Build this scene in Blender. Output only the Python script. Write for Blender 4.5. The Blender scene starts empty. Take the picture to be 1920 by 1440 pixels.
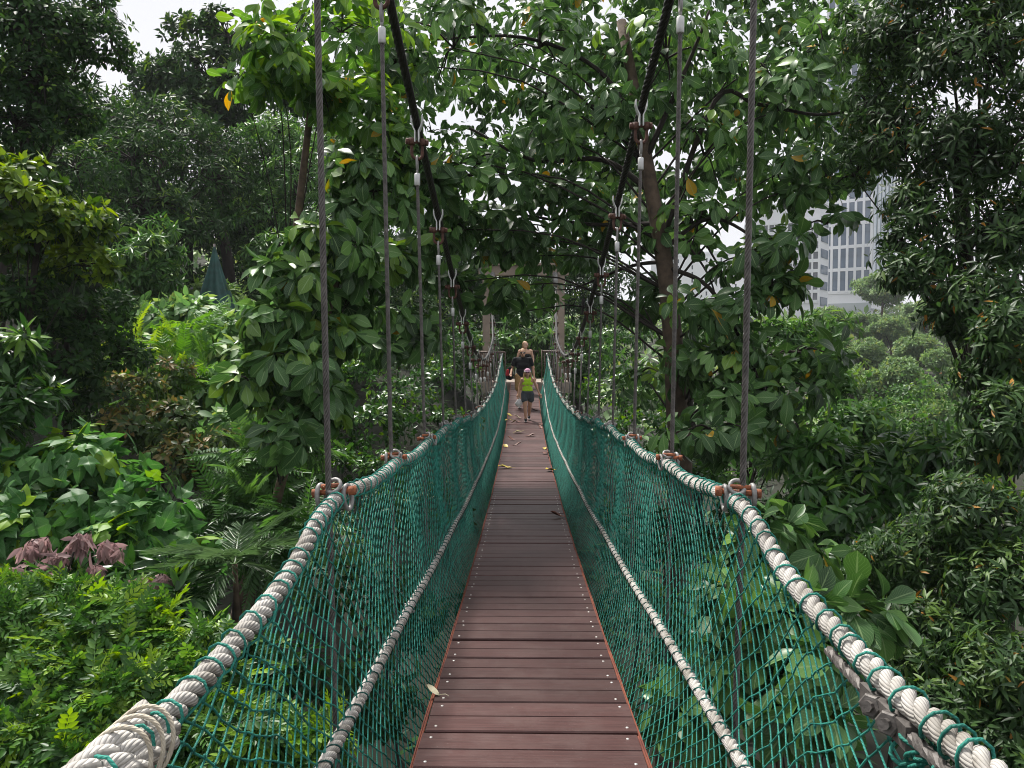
import bpy, bmesh, math, random
import numpy as np
from mathutils import Vector, Matrix, Euler

sc = bpy.context.scene
R = math.radians
FPX = 1443.0                                   # focal length in pixels of a 1920 wide frame

# ------------------------------------------------------------------ camera
cam_d = bpy.data.cameras.new('camera')
cam = bpy.data.objects.new('camera', cam_d)
sc.collection.objects.link(cam)
cam_d.sensor_width = 36.0
cam_d.lens = 36.0 * FPX / 1920.0
cam_d.clip_start = 0.05
cam_d.clip_end = 6000
cam.rotation_euler = (R(90 - 2.58), 0, R(0.834))
cam.location = (0, 0, 0)
sc.camera = cam
CAM_R = np.array(cam.rotation_euler.to_matrix())

# ------------------------------------------------------------------ sky, sun, exposure
SUN_EL, SUN_AZ = R(60), R(325)                 # high, ahead and to the left
world = bpy.data.worlds.new('World')
sc.world = world
world.use_nodes = True
nt = world.node_tree
nt.nodes.clear()
sky = nt.nodes.new('ShaderNodeTexSky')
sky.sky_type = 'NISHITA'
sky.sun_disc = False
sky.sun_elevation = SUN_EL
sky.sun_rotation = SUN_AZ
sky.dust_density = 4.0
sky.air_density = 1.0
cloud = nt.nodes.new('ShaderNodeTexNoise')
cloud.inputs['Scale'].default_value = 3.0
cloud.inputs['Detail'].default_value = 4.0
ramp = nt.nodes.new('ShaderNodeValToRGB')
ramp.color_ramp.elements[0].color = (8.6, 8.7, 9.2, 1)
ramp.color_ramp.elements[1].color = (10.6, 10.6, 10.9, 1)
mix = nt.nodes.new('ShaderNodeMixRGB')
mix.inputs['Fac'].default_value = 0.9
bg = nt.nodes.new('ShaderNodeBackground')
bg.inputs['Strength'].default_value = 0.060
out = nt.nodes.new('ShaderNodeOutputWorld')
tc = nt.nodes.new('ShaderNodeTexCoord')
nt.links.new(tc.outputs['Generated'], cloud.inputs['Vector'])
nt.links.new(cloud.outputs['Fac'], ramp.inputs['Fac'])
nt.links.new(sky.outputs['Color'], mix.inputs['Color1'])
nt.links.new(ramp.outputs['Color'], mix.inputs['Color2'])
nt.links.new(mix.outputs['Color'], bg.inputs['Color'])
nt.links.new(bg.outputs['Background'], out.inputs['Surface'])

sun_d = bpy.data.lights.new('sun', 'SUN')
sun_d.energy = 4.4
sun_d.angle = R(8)
sun_d.color = (1.0, 0.96, 0.9)
sun = bpy.data.objects.new('sun', sun_d)
sc.collection.objects.link(sun)
sun.rotation_euler = (R(90) - SUN_EL, 0, -SUN_AZ + math.pi)
sd = Vector((math.sin(SUN_AZ) * math.cos(SUN_EL), math.cos(SUN_AZ) * math.cos(SUN_EL), math.sin(SUN_EL)))
sun.rotation_euler = sd.to_track_quat('Z', 'Y').to_euler()

sc.view_settings.view_transform = 'Standard'
sc.view_settings.look = 'None'
sc.view_settings.exposure = 0.80
sc.view_settings.gamma = 1.0
sc.view_settings.use_curve_mapping = False
sc.render.engine = 'CYCLES'
cy = sc.cycles
cy.max_bounces = 6
cy.diffuse_bounces = 3
cy.glossy_bounces = 2
cy.transmission_bounces = 4
cy.transparent_max_bounces = 6
cy.volume_bounces = 0
cy.use_denoising = True
cy.filter_width = 1.0
cy.sample_clamp_indirect = 4.0

# ------------------------------------------------------------------ helpers
def pix(px, py, d):
    """a point of the place: the direction seen at (px, py) of the 1920x1440 photo, d metres along the bridge"""
    v = CAM_R @ np.array([(px - 960) / FPX, (720 - py) / FPX, -1.0])
    return v * (d / v[1])

def tag(o, label=None, cat=None, group=None, kind=None):
    if label: o['label'] = label
    if cat: o['category'] = cat
    if group: o['group'] = group
    if kind: o['kind'] = kind
    return o

def empty(name, loc=(0, 0, 0), rz=0.0):
    o = bpy.data.objects.new(name, None)
    sc.collection.objects.link(o)
    o.location = loc
    o.rotation_euler = (0, 0, rz)
    o.empty_display_size = 0.1
    return o

def norm(a):
    return a / np.maximum(np.linalg.norm(a, axis=-1, keepdims=True), 1e-9)

class MB:
    """collects vertices and faces in numpy arrays; build() links them as ONE mesh object"""
    def __init__(s):
        s.V, s.F, s.UV, s.A, s.B, s.M, s.n = [], [], [], [], [], [], 0
    def add(s, V, F, uv=None, a=0.5, b=0.0, mat=0):
        V = np.asarray(V, dtype=np.float64).reshape(-1, 3)
        n = len(V)
        s.V.append(V)
        s.UV.append(np.zeros((n, 2)) if uv is None else np.asarray(uv, dtype=np.float64).reshape(-1, 2))
        s.A.append(np.full(n, a) if np.isscalar(a) else np.asarray(a, dtype=np.float64).reshape(-1))
        s.B.append(np.full(n, b) if np.isscalar(b) else np.asarray(b, dtype=np.float64).reshape(-1))
        for f in (F if isinstance(F, list) else [F]):
            f = np.asarray(f, dtype=np.int64)
            if f.size:
                s.F.append(f + s.n)
                s.M.append(np.full(len(f), mat, dtype=np.int32))
        s.n += n
    def box(s, c, size, rot=None, mat=0):
        h = np.array(size) / 2
        V = np.array([[x, y, z] for z in (-1, 1) for y in (-1, 1) for x in (-1, 1)], dtype=float) * h
        if rot is not None: V = V @ np.array(rot).T
        s.add(V + np.array(c), np.array([[0, 2, 3, 1], [4, 5, 7, 6], [0, 1, 5, 4], [2, 6, 7, 3], [0, 4, 6, 2], [1, 3, 7, 5]]), mat=mat)
    def tube(s, P, r, sides=6, caps=True, closed=False, mat=0, a=0.5, phase=0.0):
        P = np.asarray(P, dtype=float)
        n = len(P)
        r = np.full(n, r) if np.isscalar(r) else np.asarray(r, dtype=float)
        if closed: T = norm(np.roll(P, -1, 0) - np.roll(P, 1, 0))
        else: T = norm(np.gradient(P, axis=0))
        avg = np.abs(T).mean(0)
        ref = np.zeros(3); ref[np.argmin(avg)] = 1.0
        X = norm(np.cross(T, ref)); Y = np.cross(T, X)
        th = np.arange(sides) / sides * 2 * math.pi + phase
        V = P[:, None] + r[:, None, None] * (np.cos(th)[None, :, None] * X[:, None] + np.sin(th)[None, :, None] * Y[:, None])
        L = np.concatenate([[0], np.cumsum(np.linalg.norm(np.diff(P, axis=0), axis=1))])
        uv = np.stack(np.broadcast_arrays((np.arange(sides) / sides)[None, :], L[:, None]), -1)
        m = n if closed else n - 1
        i = np.arange(m)[:, None]; j = np.arange(sides)[None, :]
        i2 = (i + 1) % n; j2 = (j + 1) % sides
        Fq = np.stack([i * sides + j, i * sides + j2, i2 * sides + j2, i2 * sides + j], -1).reshape(-1, 4)
        F = [Fq]
        if caps and not closed:
            F.append(np.arange(sides)[None, ::-1]); F.append((np.arange(sides) + (n - 1) * sides)[None, :])
        s.add(V.reshape(-1, 3), F, uv.reshape(-1, 2), a=a, mat=mat)
    def cyl(s, p0, p1, r, sides=10, mat=0, r2=None):
        s.tube(np.array([p0, p1], dtype=float), np.array([r, r if r2 is None else r2]), sides, mat=mat)
    def ball(s, c, r, seg=8, rings=6, mat=0):
        r = np.array([r, r, r]) if np.isscalar(r) else np.array(r)
        V = [[0, 0, 1]]
        for i in range(1, rings):
            p = math.pi * i / rings
            for j in range(seg):
                t = 2 * math.pi * j / seg
                V.append([math.sin(p) * math.cos(t), math.sin(p) * math.sin(t), math.cos(p)])
        V.append([0, 0, -1])
        q, t3 = [], []
        for j in range(seg):
            t3.append([0, 1 + j, 1 + (j + 1) % seg])
            e = 1 + (rings - 2) * seg
            t3.append([e + j, len(V) - 1, e + (j + 1) % seg])
            for i in range(rings - 2):
                b = 1 + i * seg
                q.append([b + j, b + seg + j, b + seg + (j + 1) % seg, b + (j + 1) % seg])
        s.add(np.array(V) * r + np.array(c), [np.array(q), np.array(t3)], mat=mat)
    def mesh(s, name, mats, smooth=True, origin=None):
        V = np.concatenate(s.V)
        if origin is not None: V = V - np.array(origin)
        me = bpy.data.meshes.new(name)
        nl = sum(f.size for f in s.F); nf = sum(len(f) for f in s.F)
        me.vertices.add(len(V)); me.vertices.foreach_set('co', V.astype(np.float32).ravel())
        li = np.concatenate([f.ravel() for f in s.F]).astype(np.int32)
        tot = np.concatenate([np.full(len(f), f.shape[1]) for f in s.F])
        st = np.concatenate([[0], np.cumsum(tot)[:-1]]).astype(np.int32)
        me.loops.add(nl); me.loops.foreach_set('vertex_index', li)
        me.polygons.add(nf); me.polygons.foreach_set('loop_start', st)
        me.polygons.foreach_set('material_index', np.concatenate(s.M))
        me.polygons.foreach_set('use_smooth', np.full(nf, smooth))
        uvl = me.uv_layers.new(name='UVMap')
        uvl.data.foreach_set('uv', np.concatenate(s.UV)[li].astype(np.float32).ravel())
        at = me.attributes.new('rnd', 'FLOAT', 'POINT'); at.data.foreach_set('value', np.concatenate(s.A).astype(np.float32))
        at = me.attributes.new('tip', 'FLOAT', 'POINT'); at.data.foreach_set('value', np.concatenate(s.B).astype(np.float32))
        for m in (mats if isinstance(mats, (list, tuple)) else [mats]): me.materials.append(m)
        me.update(calc_edges=True)
        return me
    def build(s, name, mats, parent=None, smooth=True, origin=None):
        return link(name, s.mesh(name, mats, smooth, origin), parent)

def link(name, me, parent=None, loc=None, rot=None):
    o = bpy.data.objects.new(name, me)
    sc.collection.objects.link(o)
    if parent is not None: o.parent = parent
    if loc is not None: o.location = loc
    if rot is not None: o.rotation_euler = rot
    return o

def bez(pts, n=24):
    """smooth curve through points (Catmull-Rom)"""
    P = np.asarray(pts, dtype=float)
    P = np.vstack([2 * P[0] - P[1], P, 2 * P[-1] - P[-2]])
    out = []
    seg = len(P) - 3
    k = max(2, n // seg)
    for i in range(seg):
        a, b, c, d = P[i:i + 4]
        t = np.linspace(0, 1, k, endpoint=(i == seg - 1))[:, None]
        out.append(0.5 * (2 * b + (c - a) * t + (2 * a - 5 * b + 4 * c - d) * t ** 2 + (3 * b - a - 3 * c + d) * t ** 3))
    return np.vstack(out)

def smooth_knots(k, deg=None):
    xs = np.array([p[0] for p in k], dtype=float); ys = np.array([p[1] for p in k], dtype=float)
    g = np.linspace(xs[0], xs[-1], 400)
    c = bez(np.stack([xs, ys, 0 * xs], 1), 400)
    o = np.argsort(c[:, 0]); return lambda y: np.interp(y, c[o, 0], c[o, 1])

# ------------------------------------------------------------------ materials
def new_mat(name):
    m = bpy.data.materials.new(name); m.use_nodes = True
    t = m.node_tree; p = t.nodes['Principled BSDF']
    return m, t, p

def simple(name, col, rough=0.6, metal=0.0, noise=0.0, nscale=20.0, bump=0.0, bscale=60.0, spec=0.5, col2=None):
    m, t, p = new_mat(name)
    p.inputs['Base Color'].default_value = (*col, 1)
    p.inputs['Roughness'].default_value = rough
    p.inputs['Metallic'].default_value = metal
    p.inputs['Specular IOR Level'].default_value = spec
    tcn = t.nodes.new('ShaderNodeTexCoord')
    if noise > 0:
        n = t.nodes.new('ShaderNodeTexNoise'); n.inputs['Scale'].default_value = nscale; n.inputs['Detail'].default_value = 6
        r = t.nodes.new('ShaderNodeValToRGB')
        c2 = col2 or tuple(c * (1 - noise) for c in col)
        r.color_ramp.elements[0].position = 0.35; r.color_ramp.elements[1].position = 0.68
        r.color_ramp.elements[0].color = (*c2, 1); r.color_ramp.elements[1].color = (*col, 1)
        t.links.new(tcn.outputs['Object'], n.inputs['Vector']); t.links.new(n.outputs['Fac'], r.inputs['Fac'])
        t.links.new(r.outputs['Color'], p.inputs['Base Color'])
    if bump > 0:
        n2 = t.nodes.new('ShaderNodeTexNoise'); n2.inputs['Scale'].default_value = bscale; n2.inputs['Detail'].default_value = 5
        b = t.nodes.new('ShaderNodeBump'); b.inputs['Strength'].default_value = bump; b.inputs['Distance'].default_value = 0.01
        t.links.new(tcn.outputs['Object'], n2.inputs['Vector']); t.links.new(n2.outputs['Fac'], b.inputs['Height'])
        t.links.new(b.outputs['Normal'], p.inputs['Normal'])
    return m

def leaf_mat(name, dark, mid, light, old=None, tip=(0.2, 0.3, 0.03), trans=0.35, rough=0.42, veins=0.0, old_at=0.965, spec=0.32, vscale=9.0):
    m, t, p = new_mat(name)
    N, Lk = t.nodes, t.links
    a = N.new('ShaderNodeAttribute'); a.attribute_name = 'rnd'
    b = N.new('ShaderNodeAttribute'); b.attribute_name = 'tip'
    r = N.new('ShaderNodeValToRGB'); e = r.color_ramp.elements
    e[0].position = 0.0; e[0].color = (*dark, 1)
    e[1].position = 0.9; e[1].color = (*light, 1)
    x = e.new(0.5); x.color = (*mid, 1)
    if old:
        x = e.new(old_at); x.color = (*light, 1)
        x = e.new(min(1.0, old_at + 0.012)); x.color = (*old, 1)
    Lk.new(a.outputs['Fac'], r.inputs['Fac'])
    mx = N.new('ShaderNodeMixRGB'); mx.inputs['Color2'].default_value = (*tip, 1)
    Lk.new(b.outputs['Fac'], mx.inputs['Fac']); Lk.new(r.outputs['Color'], mx.inputs['Color1'])
    col = mx.outputs['Color']
    if veins > 0:
        uv = N.new('ShaderNodeTexCoord')
        sp = N.new('ShaderNodeSeparateXYZ'); Lk.new(uv.outputs['UV'], sp.inputs['Vector'])
        ab = N.new('ShaderNodeMath'); ab.operation = 'ABSOLUTE'; Lk.new(sp.outputs['X'], ab.inputs[0])
        m1 = N.new('ShaderNodeMath'); m1.operation = 'MULTIPLY_ADD'; m1.inputs[1].default_value = -0.42
        Lk.new(ab.outputs[0], m1.inputs[0]); Lk.new(sp.outputs['Y'], m1.inputs[2])
        m2 = N.new('ShaderNodeMath'); m2.operation = 'MULTIPLY'; m2.inputs[1].default_value = vscale
        Lk.new(m1.outputs[0], m2.inputs[0])
        pp = N.new('ShaderNodeMath'); pp.operation = 'PINGPONG'; pp.inputs[1].default_value = 0.5
        Lk.new(m2.outputs[0], pp.inputs[0])
        lt = N.new('ShaderNodeMath'); lt.operation = 'LESS_THAN'; lt.inputs[1].default_value = 0.060; Lk.new(pp.outputs[0], lt.inputs[0])
        lm = N.new('ShaderNodeMath'); lm.operation = 'LESS_THAN'; lm.inputs[1].default_value = 0.07; Lk.new(ab.outputs[0], lm.inputs[0])
        s1 = N.new('ShaderNodeMath'); s1.operation = 'MULTIPLY'; s1.inputs[1].default_value = 0.6; Lk.new(lt.outputs[0], s1.inputs[0])
        mxx = N.new('ShaderNodeMath'); mxx.operation = 'MAXIMUM'; Lk.new(s1.outputs[0], mxx.inputs[0]); Lk.new(lm.outputs[0], mxx.inputs[1])
        f = N.new('ShaderNodeMath'); f.operation = 'MULTIPLY'; f.inputs[1].default_value = veins; Lk.new(mxx.outputs[0], f.inputs[0])
        v = N.new('ShaderNodeMixRGB'); v.inputs['Color2'].default_value = (0.25, 0.36, 0.16, 1)
        Lk.new(f.outputs[0], v.inputs['Fac']); Lk.new(col, v.inputs['Color1']); col = v.outputs['Color']
    Lk.new(col, p.inputs['Base Color'])
    p.inputs['Roughness'].default_value = rough
    p.inputs['Specular IOR Level'].default_value = spec
    tr = N.new('ShaderNodeBsdfTranslucent')
    hs = N.new('ShaderNodeHueSaturation'); hs.inputs['Hue'].default_value = 0.485; hs.inputs['Saturation'].default_value = 1.15; hs.inputs['Value'].default_value = 1.9
    Lk.new(col, hs.inputs['Color']); Lk.new(hs.outputs['Color'], tr.inputs['Color'])
    ms = N.new('ShaderNodeMixShader'); ms.inputs['Fac'].default_value = trans
    Lk.new(p.outputs['BSDF'], ms.inputs[1]); Lk.new(tr.outputs['BSDF'], ms.inputs[2])
    Lk.new(ms.outputs['Shader'], N['Material Output'].inputs['Surface'])
    return m

def rope_mat(name, col, col2, n_yarn=9.0, twist=60.0, bump=0.6, rough=0.85):
    """yarn lines running slantwise over a strand (uv: x around, y metres along)"""
    m, t, p = new_mat(name)
    N, Lk = t.nodes, t.links
    uv = N.new('ShaderNodeTexCoord'); sp = N.new('ShaderNodeSeparateXYZ'); Lk.new(uv.outputs['UV'], sp.inputs['Vector'])
    a = N.new('ShaderNodeMath'); a.operation = 'MULTIPLY'; a.inputs[1].default_value = n_yarn; Lk.new(sp.outputs['X'], a.inputs[0])
    b = N.new('ShaderNodeMath'); b.operation = 'MULTIPLY_ADD'; b.inputs[1].default_value = twist
    Lk.new(sp.outputs['Y'], b.inputs[0]); Lk.new(a.outputs[0], b.inputs[2])
    pp = N.new('ShaderNodeMath'); pp.operation = 'PINGPONG'; pp.inputs[1].default_value = 0.5; Lk.new(b.outputs[0], pp.inputs[0])
    pw = N.new('ShaderNodeMath'); pw.operation = 'POWER'; pw.inputs[1].default_value = 0.5; Lk.new(pp.outputs[0], pw.inputs[0])
    no = N.new('ShaderNodeTexNoise'); no.inputs['Scale'].default_value = 14; no.inputs['Detail'].default_value = 5
    Lk.new(uv.outputs['Object'], no.inputs['Vector'])
    mx = N.new('ShaderNodeMixRGB'); mx.inputs['Color1'].default_value = (*col2, 1); mx.inputs['Color2'].default_value = (*col, 1)
    rr = N.new('ShaderNodeMapRange'); rr.inputs[1].default_value = 0.33; rr.inputs[2].default_value = 0.5; Lk.new(no.outputs['Fac'], rr.inputs[0])
    mu = N.new('ShaderNodeMath'); mu.operation = 'MULTIPLY'; Lk.new(rr.outputs[0], mu.inputs[0])
    m3 = N.new('ShaderNodeMapRange'); m3.inputs[1].default_value = 0.0; m3.inputs[2].default_value = 0.35; m3.inputs[3].default_value = 0.1; Lk.new(pw.outputs[0], m3.inputs[0])
    Lk.new(m3.outputs[0], mu.inputs[1])
    Lk.new(mu.outputs[0], mx.inputs['Fac'])
    gn = N.new('ShaderNodeTexNoise'); gn.inputs['Scale'].default_value = 4.5; gn.inputs['Detail'].default_value = 7; gn.inputs['Roughness'].default_value = 0.65
    Lk.new(uv.outputs['Object'], gn.inputs['Vector'])
    gr = N.new('ShaderNodeMapRange'); gr.inputs[1].default_value = 0.42; gr.inputs[2].default_value = 0.66; gr.inputs[3].default_value = 0.0; gr.inputs[4].default_value = 0.55; Lk.new(gn.outputs['Fac'], gr.inputs[0])
    gm = N.new('ShaderNodeMixRGB'); gm.inputs['Color2'].default_value = (col2[0] * .55, col2[1] * .53, col2[2] * .48, 1); Lk.new(gr.outputs[0], gm.inputs['Fac']); Lk.new(mx.outputs['Color'], gm.inputs['Color1'])
    Lk.new(gm.outputs['Color'], p.inputs['Base Color'])
    bp = N.new('ShaderNodeBump'); bp.inputs['Strength'].default_value = bump; bp.inputs['Distance'].default_value = 0.003
    Lk.new(pw.outputs[0], bp.inputs['Height']); Lk.new(bp.outputs['Normal'], p.inputs['Normal'])
    p.inputs['Roughness'].default_value = rough
    p.inputs['Specular IOR Level'].default_value = 0.2
    return m

def plank_mat():
    m, t, p = new_mat('brown_composite_board')
    N, Lk = t.nodes, t.links
    tcn = N.new('ShaderNodeTexCoord'); oi = N.new('ShaderNodeObjectInfo')
    ad = N.new('ShaderNodeVectorMath'); ad.operation = 'ADD'
    cb = N.new('ShaderNodeCombineXYZ')
    mm = N.new('ShaderNodeMath'); mm.operation = 'MULTIPLY'; mm.inputs[1].default_value = 37.0
    Lk.new(oi.outputs['Random'], mm.inputs[0]); Lk.new(mm.outputs[0], cb.inputs['X']); Lk.new(mm.outputs[0], cb.inputs['Z'])
    Lk.new(tcn.outputs['Object'], ad.inputs[0]); Lk.new(cb.outputs[0], ad.inputs[1])
    mp = N.new('ShaderNodeMapping'); mp.inputs['Scale'].default_value = (2.5, 90, 20); Lk.new(ad.outputs[0], mp.inputs['Vector'])
    g = N.new('ShaderNodeTexNoise'); g.inputs['Scale'].default_value = 1.6; g.inputs['Detail'].default_value = 6; Lk.new(mp.outputs[0], g.inputs['Vector'])
    r = N.new('ShaderNodeValToRGB'); e = r.color_ramp.elements
    e[0].position = 0.25; e[0].color = (0.042, 0.018, 0.017, 1)
    e[1].position = 0.75; e[1].color = (0.082, 0.037, 0.034, 1)
    Lk.new(g.outputs['Fac'], r.inputs['Fac'])
    d = N.new('ShaderNodeTexNoise'); d.inputs['Scale'].default_value = 5; d.inputs['Detail'].default_value = 8; d.inputs['Roughness'].default_value = 0.7
    Lk.new(ad.outputs[0], d.inputs['Vector'])
    dr = N.new('ShaderNodeMapRange'); dr.inputs[1].default_value = 0.45; dr.inputs[2].default_value = 0.75; dr.inputs[4].default_value = 0.5; Lk.new(d.outputs['Fac'], dr.inputs[0])
    mx = N.new('ShaderNodeMixRGB'); mx.inputs['Color2'].default_value = (0.108, 0.070, 0.064, 1)
    Lk.new(dr.outputs[0], mx.inputs['Fac']); Lk.new(r.outputs['Color'], mx.inputs['Color1'])
    v = N.new('ShaderNodeTexVoronoi'); v.inputs['Scale'].default_value = 26; Lk.new(ad.outputs[0], v.inputs['Vector'])
    lt = N.new('ShaderNodeMath'); lt.operation = 'LESS_THAN'; lt.inputs[1].default_value = 0.055; Lk.new(v.outputs['Distance'], lt.inputs[0])
    l5 = N.new('ShaderNodeMath'); l5.operation = 'MULTIPLY'; l5.inputs[1].default_value = 0.35; Lk.new(lt.outputs[0], l5.inputs[0])
    mx2 = N.new('ShaderNodeMixRGB'); mx2.inputs['Color2'].default_value = (0.3, 0.25, 0.22, 1)
    Lk.new(l5.outputs[0], mx2.inputs['Fac']); Lk.new(mx.outputs['Color'], mx2.inputs['Color1'])
    hs = N.new('ShaderNodeHueSaturation')
    vr = N.new('ShaderNodeMapRange'); vr.inputs[3].default_value = 0.70; vr.inputs[4].default_value = 1.25; Lk.new(oi.outputs['Random'], vr.inputs[0])
    Lk.new(vr.outputs[0], hs.inputs['Value']); Lk.new(mx2.outputs['Color'], hs.inputs['Color'])
    Lk.new(hs.outputs['Color'], p.inputs['Base Color'])
    bp = N.new('ShaderNodeBump'); bp.inputs['Strength'].default_value = 0.35; bp.inputs['Distance'].default_value = 0.004
    Lk.new(g.outputs['Fac'], bp.inputs['Height']); Lk.new(bp.outputs['Normal'], p.inputs['Normal'])
    rg = N.new('ShaderNodeMapRange'); rg.inputs[3].default_value = 0.36; rg.inputs[4].default_value = 0.60; Lk.new(d.outputs['Fac'], rg.inputs[0])
    Lk.new(rg.outputs[0], p.inputs['Roughness'])
    p.inputs['Specular IOR Level'].default_value = 0.3
    return m

M = {}
M['plank'] = plank_mat()
M['rope'] = rope_mat('white_laid_rope', (0.48, 0.46, 0.43), (0.26, 0.24, 0.21), 9, 70, 1.0)
M['twine'] = rope_mat('beige_twine', (0.5, 0.45, 0.36), (0.3, 0.26, 0.2), 5, 100, 0.5)
M['cord'] = rope_mat('teal_braided_cord', (0.036, 0.25, 0.195), (0.012, 0.11, 0.088), 2, 110, 0.5, 0.6)
M['cord_dark'] = rope_mat('dark_green_cord', (0.012, 0.10, 0.085), (0.006, 0.05, 0.045), 2, 110, 0.5, 0.7)
M['wire'] = simple('grey_wire_rope', (0.15, 0.138, 0.13), 0.5, 0.4, 0.5, 30, 0.3, 120)
M['black_rope'] = simple('black_main_cable', (0.022, 0.019, 0.018), 0.6, 0.1, 0.4, 25, 0.4, 90)
M['rust'] = simple('rusty_steel', (0.42, 0.14, 0.06), 0.8, 0.2, 0.6, 22, 0.4, 80, col2=(0.09, 0.032, 0.02))
M['rust_dark'] = simple('dark_rusty_steel', (0.13, 0.06, 0.042), 0.75, 0.3, 0.6, 22, 0.4, 80)
M['rust_edge'] = simple('orange_rust_edge', (0.24, 0.07, 0.035), 0.85, 0.1, 0.6, 6, 0.4, 60, col2=(0.12, 0.03, 0.02))
M['galv'] = simple('galvanised_steel', (0.33, 0.32, 0.31), 0.55, 0.4, 0.5, 25, 0.25, 60)
M['clip'] = simple('weathered_grey_steel', (0.15, 0.135, 0.125), 0.6, 0.3, 0.5, 25, 0.3, 60)
M['galv_pale'] = simple('pale_galvanised_steel', (0.66, 0.66, 0.65), 0.4, 0.3, 0.25, 25)
M['screw'] = simple('screw_head', (0.62, 0.60, 0.57), 0.4, 0.6)
M['steel_dark'] = simple('dark_steel_beam', (0.06, 0.055, 0.05), 0.7, 0.3, 0.4, 8)
M['bark'] = simple('brown_bark', (0.12, 0.085, 0.058), 0.95, 0, 0.6, 9, 0.8, 30)
M['bark_dark'] = simple('dark_bark', (0.026, 0.020, 0.015), 0.95, 0, 0.5, 9, 0.8, 30)
M['soil'] = simple('leaf_litter_soil', (0.020, 0.020, 0.010), 1.0, 0, 0.6, 3, 0.8, 10, col2=(0.010, 0.014, 0.006))
M['concrete'] = simple('weathered_concrete', (0.33, 0.27, 0.22), 0.9, 0, 0.45, 3, 0.3, 30)
M['tan_paint'] = simple('tan_painted_column', (0.30, 0.235, 0.185), 0.7, 0, 0.25, 4, 0.1, 30)
M['brown_paint'] = simple('brown_railing_paint', (0.10, 0.065, 0.048), 0.6, 0.1, 0.3, 8)
# ---- leaf materials
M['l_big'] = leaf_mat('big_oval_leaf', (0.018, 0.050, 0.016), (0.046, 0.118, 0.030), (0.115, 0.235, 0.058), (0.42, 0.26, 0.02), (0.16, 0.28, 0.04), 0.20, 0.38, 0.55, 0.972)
M['l_bigl'] = leaf_mat('sunlit_oval_leaf', (0.022, 0.066, 0.014), (0.055, 0.145, 0.024), (0.125, 0.25, 0.040), (0.42, 0.26, 0.02), (0.17, 0.30, 0.03), 0.40, 0.40, 0.5, 0.972)  # lit copy of big_oval_leaf: backlight put into brighter, yellower colours
M['l_whorl'] = leaf_mat('narrow_whorled_leaf', (0.014, 0.034, 0.012), (0.030, 0.070, 0.020), (0.068, 0.135, 0.034), (0.34, 0.17, 0.03), (0.105, 0.18, 0.035), 0.28, 0.46, 0, 0.985, spec=0.25)
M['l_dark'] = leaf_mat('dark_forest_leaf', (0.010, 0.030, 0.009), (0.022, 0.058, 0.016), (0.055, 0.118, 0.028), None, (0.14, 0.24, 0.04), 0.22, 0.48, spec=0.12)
M['l_mid'] = leaf_mat('mid_green_leaf', (0.024, 0.066, 0.018), (0.052, 0.132, 0.032), (0.110, 0.225, 0.052), None, (0.17, 0.28, 0.05), 0.3, 0.4)
M['l_yel'] = leaf_mat('yellow_tipped_leaf', (0.020, 0.050, 0.012), (0.040, 0.095, 0.016), (0.070, 0.140, 0.022), None, (0.22, 0.33, 0.03), 0.3, 0.4)
M['l_pale'] = leaf_mat('pale_soft_leaf', (0.050, 0.125, 0.040), (0.095, 0.205, 0.065), (0.170, 0.300, 0.095), None, (0.24, 0.32, 0.08), 0.32, 0.5, 0.25, vscale=6)
M['l_lobe'] = leaf_mat('lobed_velvet_leaf', (0.028, 0.095, 0.026), (0.050, 0.150, 0.036), (0.085, 0.215, 0.045), None, (0.21, 0.36, 0.03), 0.34, 0.5, 0.22, vscale=6)
M['l_feather'] = leaf_mat('feathery_leaflet', (0.018, 0.056, 0.013), (0.046, 0.126, 0.024), (0.120, 0.240, 0.042), None, (0.22, 0.36, 0.03), 0.32, 0.42)
M['l_fern'] = leaf_mat('fern_leaflet', (0.05, 0.14, 0.022), (0.085, 0.21, 0.03), (0.14, 0.28, 0.04), None, (0.25, 0.36, 0.05), 0.35, 0.45)
M['l_brown'] = leaf_mat('brown_tinged_leaf', (0.026, 0.056, 0.018), (0.052, 0.100, 0.028), (0.095, 0.150, 0.040), None, (0.24, 0.165, 0.055), 0.28, 0.45)
M['l_mauve'] = leaf_mat('mauve_young_leaf', (0.20, 0.13, 0.13), (0.30, 0.205, 0.20), (0.40, 0.29, 0.27), None, (0.32, 0.22, 0.2), 0.3, 0.55)
M['l_palm'] = leaf_mat('palm_leaflet', (0.030, 0.070, 0.024), (0.050, 0.105, 0.036), (0.085, 0.155, 0.06), None, (0.12, 0.19, 0.09), 0.22, 0.35)
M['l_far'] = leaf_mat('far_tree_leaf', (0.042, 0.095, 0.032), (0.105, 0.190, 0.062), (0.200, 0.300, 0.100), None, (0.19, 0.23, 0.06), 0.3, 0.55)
M['l_glossy'] = leaf_mat('glossy_small_leaf', (0.016, 0.048, 0.013), (0.028, 0.082, 0.018), (0.055, 0.135, 0.026), None, (0.13, 0.25, 0.03), 0.25, 0.28)

# ------------------------------------------------------------------ terrain
def gz(x, y):
    x = np.asarray(x, dtype=float); y = np.asarray(y, dtype=float)
    sm = lambda t: np.clip(t, 0, 1) ** 2 * (3 - 2 * np.clip(t, 0, 1))
    z = -6.2 + 2.2 * sm((-x - 1.2) / 3.0) + 2.6 * sm((-x - 6) / 14.0)
    z = z + 3.2 * sm((y - 17) / 10.0) * sm((9 - x) / 8.0)
    z = z - 2.8 * sm((x - 4) / 10) * sm((60 - y) / 30)
    z = z + 9.0 * sm((y - 38) / 90.0) + 5.0 * sm((y - 110) / 60)
    z = z + 4.0 * sm((-x - 16) / 25.0)
    return z + 0.25 * np.sin(x * 0.9) * np.cos(y * 0.7)

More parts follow.
